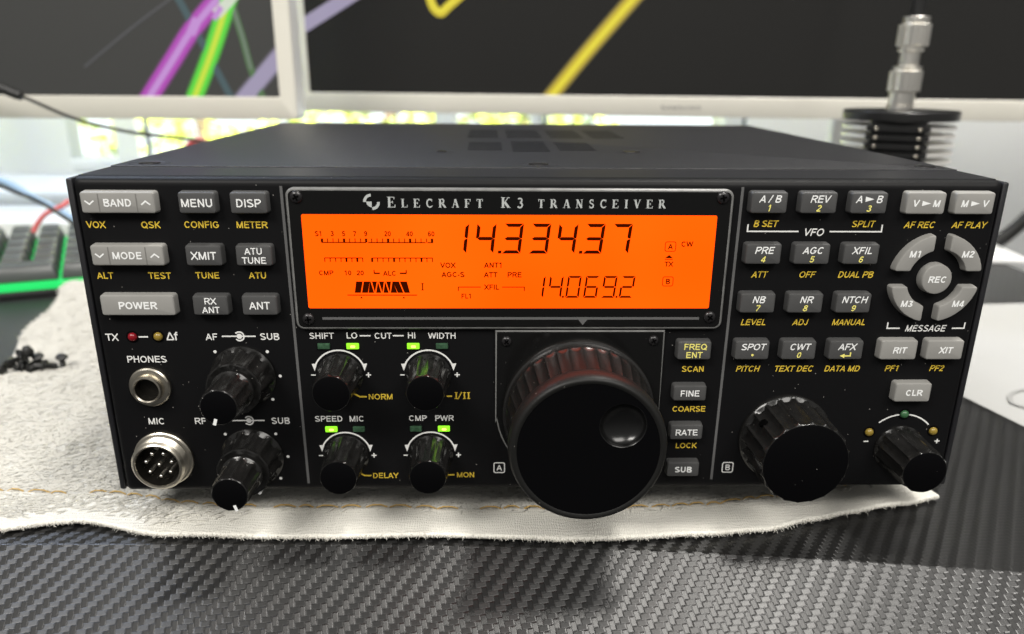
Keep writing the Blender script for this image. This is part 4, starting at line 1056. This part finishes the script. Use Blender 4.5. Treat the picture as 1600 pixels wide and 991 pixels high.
m2.location = (-.161, .494, 0); m2.rotation_euler = (0, 0, R(-8.516))

# ================================================================== DUMMY LOAD WITH ADAPTERS
HX, HY = 233.0, 270.0
hs = thing('dummy_load', 'black finned round heatsink with silver coaxial adapter on top behind the radio', 'heatsink', (HX, HY, -14))
FIN = pm('fin_aluminium', (.80, .79, .76), .35, metal=.6)
BLK = pm('anodised_black', (.012, .012, .012), .3, spec=.5)
def lathe_z(m, x, y, rows_, n=40, cap0=True, cap1=True, knurl=0, mi=None):
    m.loft([[(x+(r_+(knurl if (k % 2) else 0))*math.cos(2*PI*k/n), y+(r_+(knurl if k % 2 else 0))*math.sin(2*PI*k/n), z) for k in range(n)] for z, r_ in rows_], cap0, cap1, mi)
cp = MB(); lathe_z(cp, HX, HY, [(103.5, 32.3), (104.2, 32.8), (108.4, 32.8), (109.0, 32.3)]); cp.build('top_plate', BLK, hs)
lathe_ = MB(); lathe_z(lathe_, HX, HY, [(-14, 31), (-13, 32), (-8, 32), (-7, 31)]); lathe_.build('base_plate', BLK, hs)
for k in range(22):
    z = 98.6-k*4.85
    fm = MB(); lathe_z(fm, HX, HY, [(z, 31.6), (z+.2, 32), (z+1.7, 32), (z+1.9, 31.6)]); fm.build('cooling_fin', FIN, hs)
cb = MB(); vx, vy = Vector((-16.1-HX, -236-HY)).normalized(); 
ang = math.atan2(vy, vx)+PI/2
def rot(px, py): return (HX+px*math.cos(ang)-py*math.sin(ang), HY+px*math.sin(ang)+py*math.cos(ang))
prof2 = [rot(*q) for q in rrect(0, -14, 34, 38.4, 2)]
prof3 = [rot(*q) for q in rrect(0, -12, 30, 34, 2)]
cb.loft([[(x, y, z) for x, y in prof3] for z in (-10, 103.4)], True, True); cb.build('core_block', BLK, hs)
for k in range(22):
    z = 98.6-k*4.85; m = MB(); m.loft([[(x, y, z_) for x, y in prof2] for z_ in (z-.3, z+2.4)], True, True); m.build('core_rib', BLK, hs, smooth=0)
for k in range(9):
    for px in (-11.5, 11.5):
        x, y = rot(px, -33.4); z = 99.6-k*4.85; bt = MB()
        bt.loft([[(x+rr_*math.cos(2*PI*a/10), y-dd, z+rr_*math.sin(2*PI*a/10)) for a in range(10)] for dd, rr_ in ((-.3, 1.05), (.7, 1.05), (1.0, .7))], True, True); bt.build('bolt', SILVER, hs)
def conn(name, label, x, y, rows_, mat, kn=None):
    m = MB()
    for r0 in rows_:
        lathe_z(m, x+r0[4], y, [(r0[0], r0[2]*.94), (r0[0]+.4, r0[2]), (r0[1]-.4, r0[2]), (r0[1], r0[2]*.94)], 48 if r0[3] else 32, True, True, -.45 if r0[3] else 0)
    return m.build(name, mat, hs, smooth=12)
#           z0     z1    r    knurl dx
conn('coaxial_adapter', '', HX-.5, HY, [(109, 112, 7.6, 0, -.8), (112, 119.5, 7.4, 0, -.6), (119.5, 131.5, 9.2, 1, -.2), (131.5, 134.0, 8.2, 0, 0), (134, 142, 5.8, 0, .2), (142, 145, 7.3, 0, .4), (145, 157, 9.0, 1, .6), (157, 161, 7.6, 0, .8)], SILVERB)
cb2 = MB(); cb2.tube([(HX+.4, HY, 160), (HX+.8, HY, 170), (HX+1.5, HY+4, 200), (HX+6, HY+40, 250), (HX+30, HY+140, 270), (HX+60, HY+260, 200)], 4.3, 12); 
tag(cb2.build('coaxial_cable', BLK), 'black coaxial cable rising out of the silver adapter', 'cable')

# ================================================================== KEYBOARD
kb_o = thing('keyboard', 'dark grey keyboard with a green glowing front strip behind the left of the radio', 'keyboard', (-316, 284, -14))
KEYM = pm('key_cap', (.05, .056, .054), .34, spec=.8)
KBASE = pm('keyboard_base', (.014, .014, .015), .5)
KGRN = pm('keyboard_glow', (.02, .3, .08), .4, emit=(.0, .58, .10), es=1.0)
kb = MB(); kb.box(-256, 62, -3, 118, 0, 5, b=1.5); o1 = kb.build('keyboard_body', KBASE)
kg = MB(); kg.box(-254, 60, -1.5, 116, 5, 8.5); o2 = kg.build('glow_plate', KGRN, smooth=0)
for o in (o1, o2): o.parent = kb_o
def key(x0, y0, w, h=17.0):
    m = MB()
    def lp(i, z, dy=0): return [(x, y, z) for x, y in rrect(x0+w/2, y0+h/2+dy, w-2*i, h-2*i, 1.8)]
    m.loft([lp(0, 9.5), lp(.2, 11.5), lp(1.7, 17, .5), lp(2.5, 19.0, .9), lp(3.3, 19.6, 1.1), lp(6.0, 18.9, 1.1)], True, True)
    o = m.build('key', KEYM); o.parent = kb_o
    return o
ksrc = None
widths = [[40, 19, 37, 19], [19, 19, 19, 19, 19], [19]*5, [19]*5, [19]*5, [19]*5]
for r_ in range(6):
    x = 57.0
    for w in ([17.2, 17.2, 36.2]+[17.2]*12 if r_ == 0 else [17.2]*16):
        y = 3+r_*19.05
        x -= w+1.85
        if w == 17.2 and ksrc is not None:
            o = ksrc.copy(); scene.collection.objects.link(o); o.location = ((x-ksrc_xy[0])*MM, (y-ksrc_xy[1])*MM, 0)
        else:
            o = key(x, y, w)
            if w == 17.2: ksrc = o; ksrc_xy = (x, y)
kb_o.rotation_euler = (R(5), 0, R(23))
kb_o.location = (-.3185, .2905, -.0135)

# ================================================================== CABLES AND PAPERS
BLKC = pm('cable_black', (.012, .012, .011), .45)
def curve_pts(P, n=8):
    P = [Vector(p_) for p_ in P]; Q = []
    for i in range(len(P)-1):
        p0, p1, p2, p3 = P[max(i-1, 0)], P[i], P[i+1], P[min(i+2, len(P)-1)]
        for k in range(n):
            t = k/n; Q.append(.5*((2*p1)+(p2-p0)*t+(2*p0-5*p1+4*p2-p3)*t*t+(3*p1-p0-3*p2+p3)*t**3))
    Q.append(P[-1]); return Q
def cable(label, pts, r, mat, name='cable', cat='cable', rr_=None):
    m = MB(); Q = curve_pts(pts); m.tube(Q, r if not isinstance(r, tuple) else [r[0]+(r[1]-r[0])*i/(len(Q)-1) for i in range(len(Q))], 10)
    return tag(m.build(name, mat), label, cat)
cw = thing('cable', 'thin black cable with a thick sleeve hanging in front of the left monitor', 'cable', (-330, 320, 115))
m = MB(); m.tube(curve_pts([(-500, 330, 190), (-380, 320, 138), (-329, 320, 116), (-314, 320, 110.5), (-284, 320, 97.6), (-252, 320, 90), (-224, 322, 86.5), (-206, 330, 83)]), 1.05, 8); m.build('cord', BLKC, cw)
m = MB(); m.tube(curve_pts([(-420, 320, 158), (-360, 320, 131), (-326, 320, 115.5), (-316, 320, 111.6)]), [3.4]*20+[3.2]*4+[1.4], 10); m.build('sleeve', BLKC, cw)
REDM = pm('wire_red', (.68, .13, .13), .4); BLUM = pm('tube_blue', (.30, .46, .66), .45); WHTM = pm('plastic_white', (.80, .80, .78), .5)
cable('red wire loop at the end of the thin black cable beside the radio', [(-224, 338, 66), (-221, 334, 77), (-213, 332, 83.5), (-205, 333, 80), (-200, 338, 70), (-198, 340, 60)], 2.2, REDM, 'wire', 'wire')
cable('black cable crossing the pale clutter above the keyboard', [(-420, 330, 88), (-342, 320, 55), (-319, 320, 45), (-302, 320, 33), (-270, 322, 8), (-240, 330, -12)], 1.3, BLKC)
cable('blue tube lying over the pale clutter left of the radio', [(-430, 372, 62), (-372, 366, 54), (-345, 364, 40), (-325, 362, 30), (-310, 360, 20)], (2.6, 2.2), BLUM, 'tube', 'tube')
cable('red wire with a clear tip bending down onto the keyboard', [(-322, 366, 38), (-325, 362, 35), (-336, 360, 30), (-342, 358, 24), (-346, 356, 17)], 1.7, REDM, 'wire', 'wire')
cable('thick black cable hanging before the wall at the far right', [(350, 560, -120), (420, 555, -68), (451, 552, -54), (490, 550, -27), (520, 550, 4), (560, 550, 60), (600, 550, 140)], 6.5, BLKC)
PAPER = pm('paper_white', (.42, .42, .408), .8, spec=.1, vary=.02, vscale=15)
INKG = pm('print_grey', (.33, .33, .32), .8, spec=.1)
def sheet(name, label, corners, z, n=14, wav=.8):
    m = MB(); A, B, C_, D = [Vector((*q_, 0)) for q_ in corners]
    top = []
    for i in range(n+1):
        for jj in range(n+1):
            u, v = i/n, jj/n; p_ = A*(1-u)*(1-v)+B*u*(1-v)+C_*u*v+D*(1-u)*v
            top.append((p_.x, p_.y, z+wav*(.5+.5*noise.noise((p_.x*.02, p_.y*.02, z)))))
    W_ = n+1
    m.add(top, [(i*W_+jj, (i+1)*W_+jj, (i+1)*W_+jj+1, i*W_+jj+1) for i in range(n) for jj in range(n)])
    m.add([(x, y, z_-.3) for x, y, z_ in top], [(i*W_+jj, i*W_+jj+1, (i+1)*W_+jj+1, (i+1)*W_+jj) for i in range(n) for jj in range(n)])
    return tag(m.build(name, PAPER), label, 'paper')
pr_ = sheet('paper_sheet', 'white sheet with a faint grey emblem lying on the desk right of the radio', [(225, 36), (440, 55), (400, 278), (173, 262)], -13.6)
pr_.name = 'paper_sheet'
em = MB(); ex, ey = 244, 104; uu = Vector((.965, .10)).normalized(); vv = Vector((-uu.y, uu.x))
def epoly(pts, w, z):
    Q = [Vector((ex, ey))+uu*a+vv*b for a, b in pts]; n = len(Q)
    vs = []
    for i, p_ in enumerate(Q):
        d = (Q[(i+1) % n]-Q[i-1]).normalized(); nn = Vector((-d.y, d.x))*(w/2)
        vs += [(p_.x+nn.x, p_.y+nn.y, z), (p_.x-nn.x, p_.y-nn.y, z)]
    em.add(vs, [(2*i, 2*i+1, (2*i+3) % (2*n), (2*i+2) % (2*n)) for i in range(n)])
def lens(a, b, n=40):
    pts = []
    for k in range(n):
        t = 2*PI*k/n; pts.append((a*math.cos(t), b*math.sin(t)*abs(math.sin(t))**.6))
    return pts
epoly(lens(19, 15), 2.0, -12.55); epoly(lens(8, 9), 1.6, -12.55)
em.build('emblem', INKG, pr_, smooth=0, recalc=False)
bx_ = MB()
bx_.box(-620, -170, 425, 515, -14, 12, b=4)
tag(bx_.build('storage_box', WHTM), 'flat white plastic box on the desk between the keyboard and the window', 'box')

# ================================================================== WALL, WINDOW, OUTSIDE
WALLM = pm('wall_paint', (.86, .87, .86), .8, spec=.2, bump=(160, .3, 3), vary=.02, vscale=4)
FRAMEM = pm('window_white', (.86, .87, .87), .45, spec=.4)
BLIND = pm('blind_fabric', (.92, .92, .91), .9, spec=.05); BLIND.node_tree.nodes['Principled BSDF'].inputs['Transmission Weight'].default_value = 0
_n = BLIND.node_tree; _tr = _n.nodes.new('ShaderNodeBsdfTranslucent'); _tr.inputs[0].default_value = (.95, .95, .94, 1); _mx = _n.nodes.new('ShaderNodeMixShader'); _mx.inputs[0].default_value = .7
_n.links.new(_n.nodes['Principled BSDF'].outputs[0], _mx.inputs[1]); _n.links.new(_tr.outputs[0], _mx.inputs[2]); _n.links.new(_mx.outputs[0], _n.nodes['Material Output'].inputs[0])
wl2 = MB(); WY = 660
wl2.box(262, 1600, WY, WY+120, -760, 1500)
wl2.box(-1800, 262, WY, WY+120, -760, 10)
wl2.box(-1800, 262, WY, WY+120, 900, 1500)
tag(wl2.build('wall', WALLM, smooth=0), 'pale painted wall behind the desk beside the window', 'wall')
wd = thing('window', 'white framed window with blurred greenery outside behind the monitors', 'window', (-500, WY, 20))
si = MB(); si.box(-1400, 262, 520, WY+10, 10, 22, b=2); si.build('window_sill', FRAMEM, wd)
frm = MB()
for a, b in ((-504, -480), (-74, -52), (30, 42), (240, 259), (-900, -860)): frm.box(a, b, WY+10, WY+70, 22, 900, b=3)
frm.box(-1400, 260, WY+12, WY+68, 22, 34, b=3); frm.box(-1400, 260, WY+12, WY+68, 880, 899, b=3)
frm.build('frame', FRAMEM, wd)
for a, b in ((-528, -453), (-404, -382)):
    sl_ = MB(); sl_.box(a, b, WY-16, WY-15.2, 24, 880); sl_.build('blind_slat', BLIND, wd, smooth=0)
gs = MB(); gs.box(-381.5, -379, WY+5, WY+12, 24, 880); gs.box(43, 46, WY+5, WY+12, 24, 880); gs.build('seal', pm('seal_grey', (.25, .28, .30), .6), wd, smooth=0)
GLASS = bpy.data.materials.new('pane_glass'); GLASS.use_nodes = True
gn = GLASS.node_tree; gn.nodes.clear()
go = gn.nodes.new('ShaderNodeOutputMaterial'); gt = gn.nodes.new('ShaderNodeBsdfTransparent'); gg = gn.nodes.new('ShaderNodeBsdfGlossy'); gm = gn.nodes.new('ShaderNodeMixShader')
gt.inputs[0].default_value = (.95, .97, .96, 1); gg.inputs['Roughness'].default_value = .02; gm.inputs[0].default_value = .06
gn.links.new(gt.outputs[0], gm.inputs[1]); gn.links.new(gg.outputs[0], gm.inputs[2]); gn.links.new(gm.outputs[0], go.inputs[0])
pn = MB(); pn.box(-1400, 258, WY+38, WY+42, 30, 890); pn.build('pane', GLASS, wd, smooth=0)
# garden
SKYM = bpy.data.materials.new('sky_bright'); SKYM.use_nodes = True
SKYM.node_tree.nodes['Principled BSDF'].inputs['Base Color'].default_value = (0, 0, 0, 1)
SKYM.node_tree.nodes['Principled BSDF'].inputs['Emission Color'].default_value = (.92, .97, 1.0, 1)
SKYM.node_tree.nodes['Principled BSDF'].inputs['Emission Strength'].default_value = 1.9
sk = MB(); sk.add([(-9000, 6200, -2500), (5000, 6200, -2500), (5000, 6200, 5000), (-9000, 6200, 5000)], [(0, 1, 2, 3)])
tag(sk.build('sky', SKYM, smooth=0, recalc=False), kind='structure')
gd = MB(); gd.add([(-9000, 800, -1200), (5000, 800, -1200), (5000, 6190, -1200), (-9000, 6190, -1200)], [(0, 1, 2, 3)])
tag(gd.build('garden_ground', pm('garden_soil', (.35, .33, .22), .9, vary=.3, vscale=3), smooth=0, recalc=False), kind='structure')
LEAF = [pm('leaf_'+n_, c_, .6, spec=.3) for n_, c_ in (('lime', (.44, .50, .08)), ('green', (.24, .34, .09)), ('dark', (.12, .17, .07)))]
TRUNK = pm('bark', (.10, .07, .05), .9)
def shrub(label, cx, cy, w, h, seed, bias):
    r_ = random.Random(seed); root = thing('shrub', label, 'shrub', (cx, cy, -1200), 'shrubs outside the window')
    fo = MB()
    for _ in range(2600):
        u, v, t = r_.gauss(0, .33), r_.gauss(0, .33), r_.random()
        x, y, z = cx+u*w, cy+v*w*.5, -900+t*h
        s_ = r_.uniform(22, 60); a = Vector((r_.gauss(0, 1), r_.gauss(0, 1), r_.gauss(0, 1))).normalized(); b = a.cross(Vector((r_.gauss(0, 1), r_.gauss(0, 1), r_.gauss(0, 1)))).normalized()
        p_ = Vector((x, y, z)); mi = 0 if r_.random() < bias else (1 if r_.random() < .75 else 2)
        fo.add([p_-a*s_, p_-b*s_*.45, p_+a*s_, p_+b*s_*.45], [(0, 1, 2, 3)], mi)
    fo.build('foliage', LEAF, root, smooth=0, recalc=False)
    tk = MB(); tk.tube([(cx, cy, -1200), (cx+30, cy, -600), (cx-20, cy, -900+h*.6)], [60, 45, 20], 8); tk.build('trunk', TRUNK, root)
for lb, cx, cy, w, h, sd, bi in (('dull green shrub at the far left outside the window', -4300, 4300, 1100, 2100, 1, .2), ('mixed green shrub seen between the two left window posts', -2950, 4200, 900, 1500, 2, .4), ('tall lime leaved shrub seen above the back left corner of the radio', -1450, 4000, 1300, 2300, 3, .8),
                                 ('lime shrub seen just right of the gap between the monitors', -500, 3900, 1000, 2300, 4, .85), ('pale green shrub nearest the wall outside the window', 150, 4200, 700, 2300, 5, .5)):
    shrub(lb, cx, cy, w, h, sd, bi)
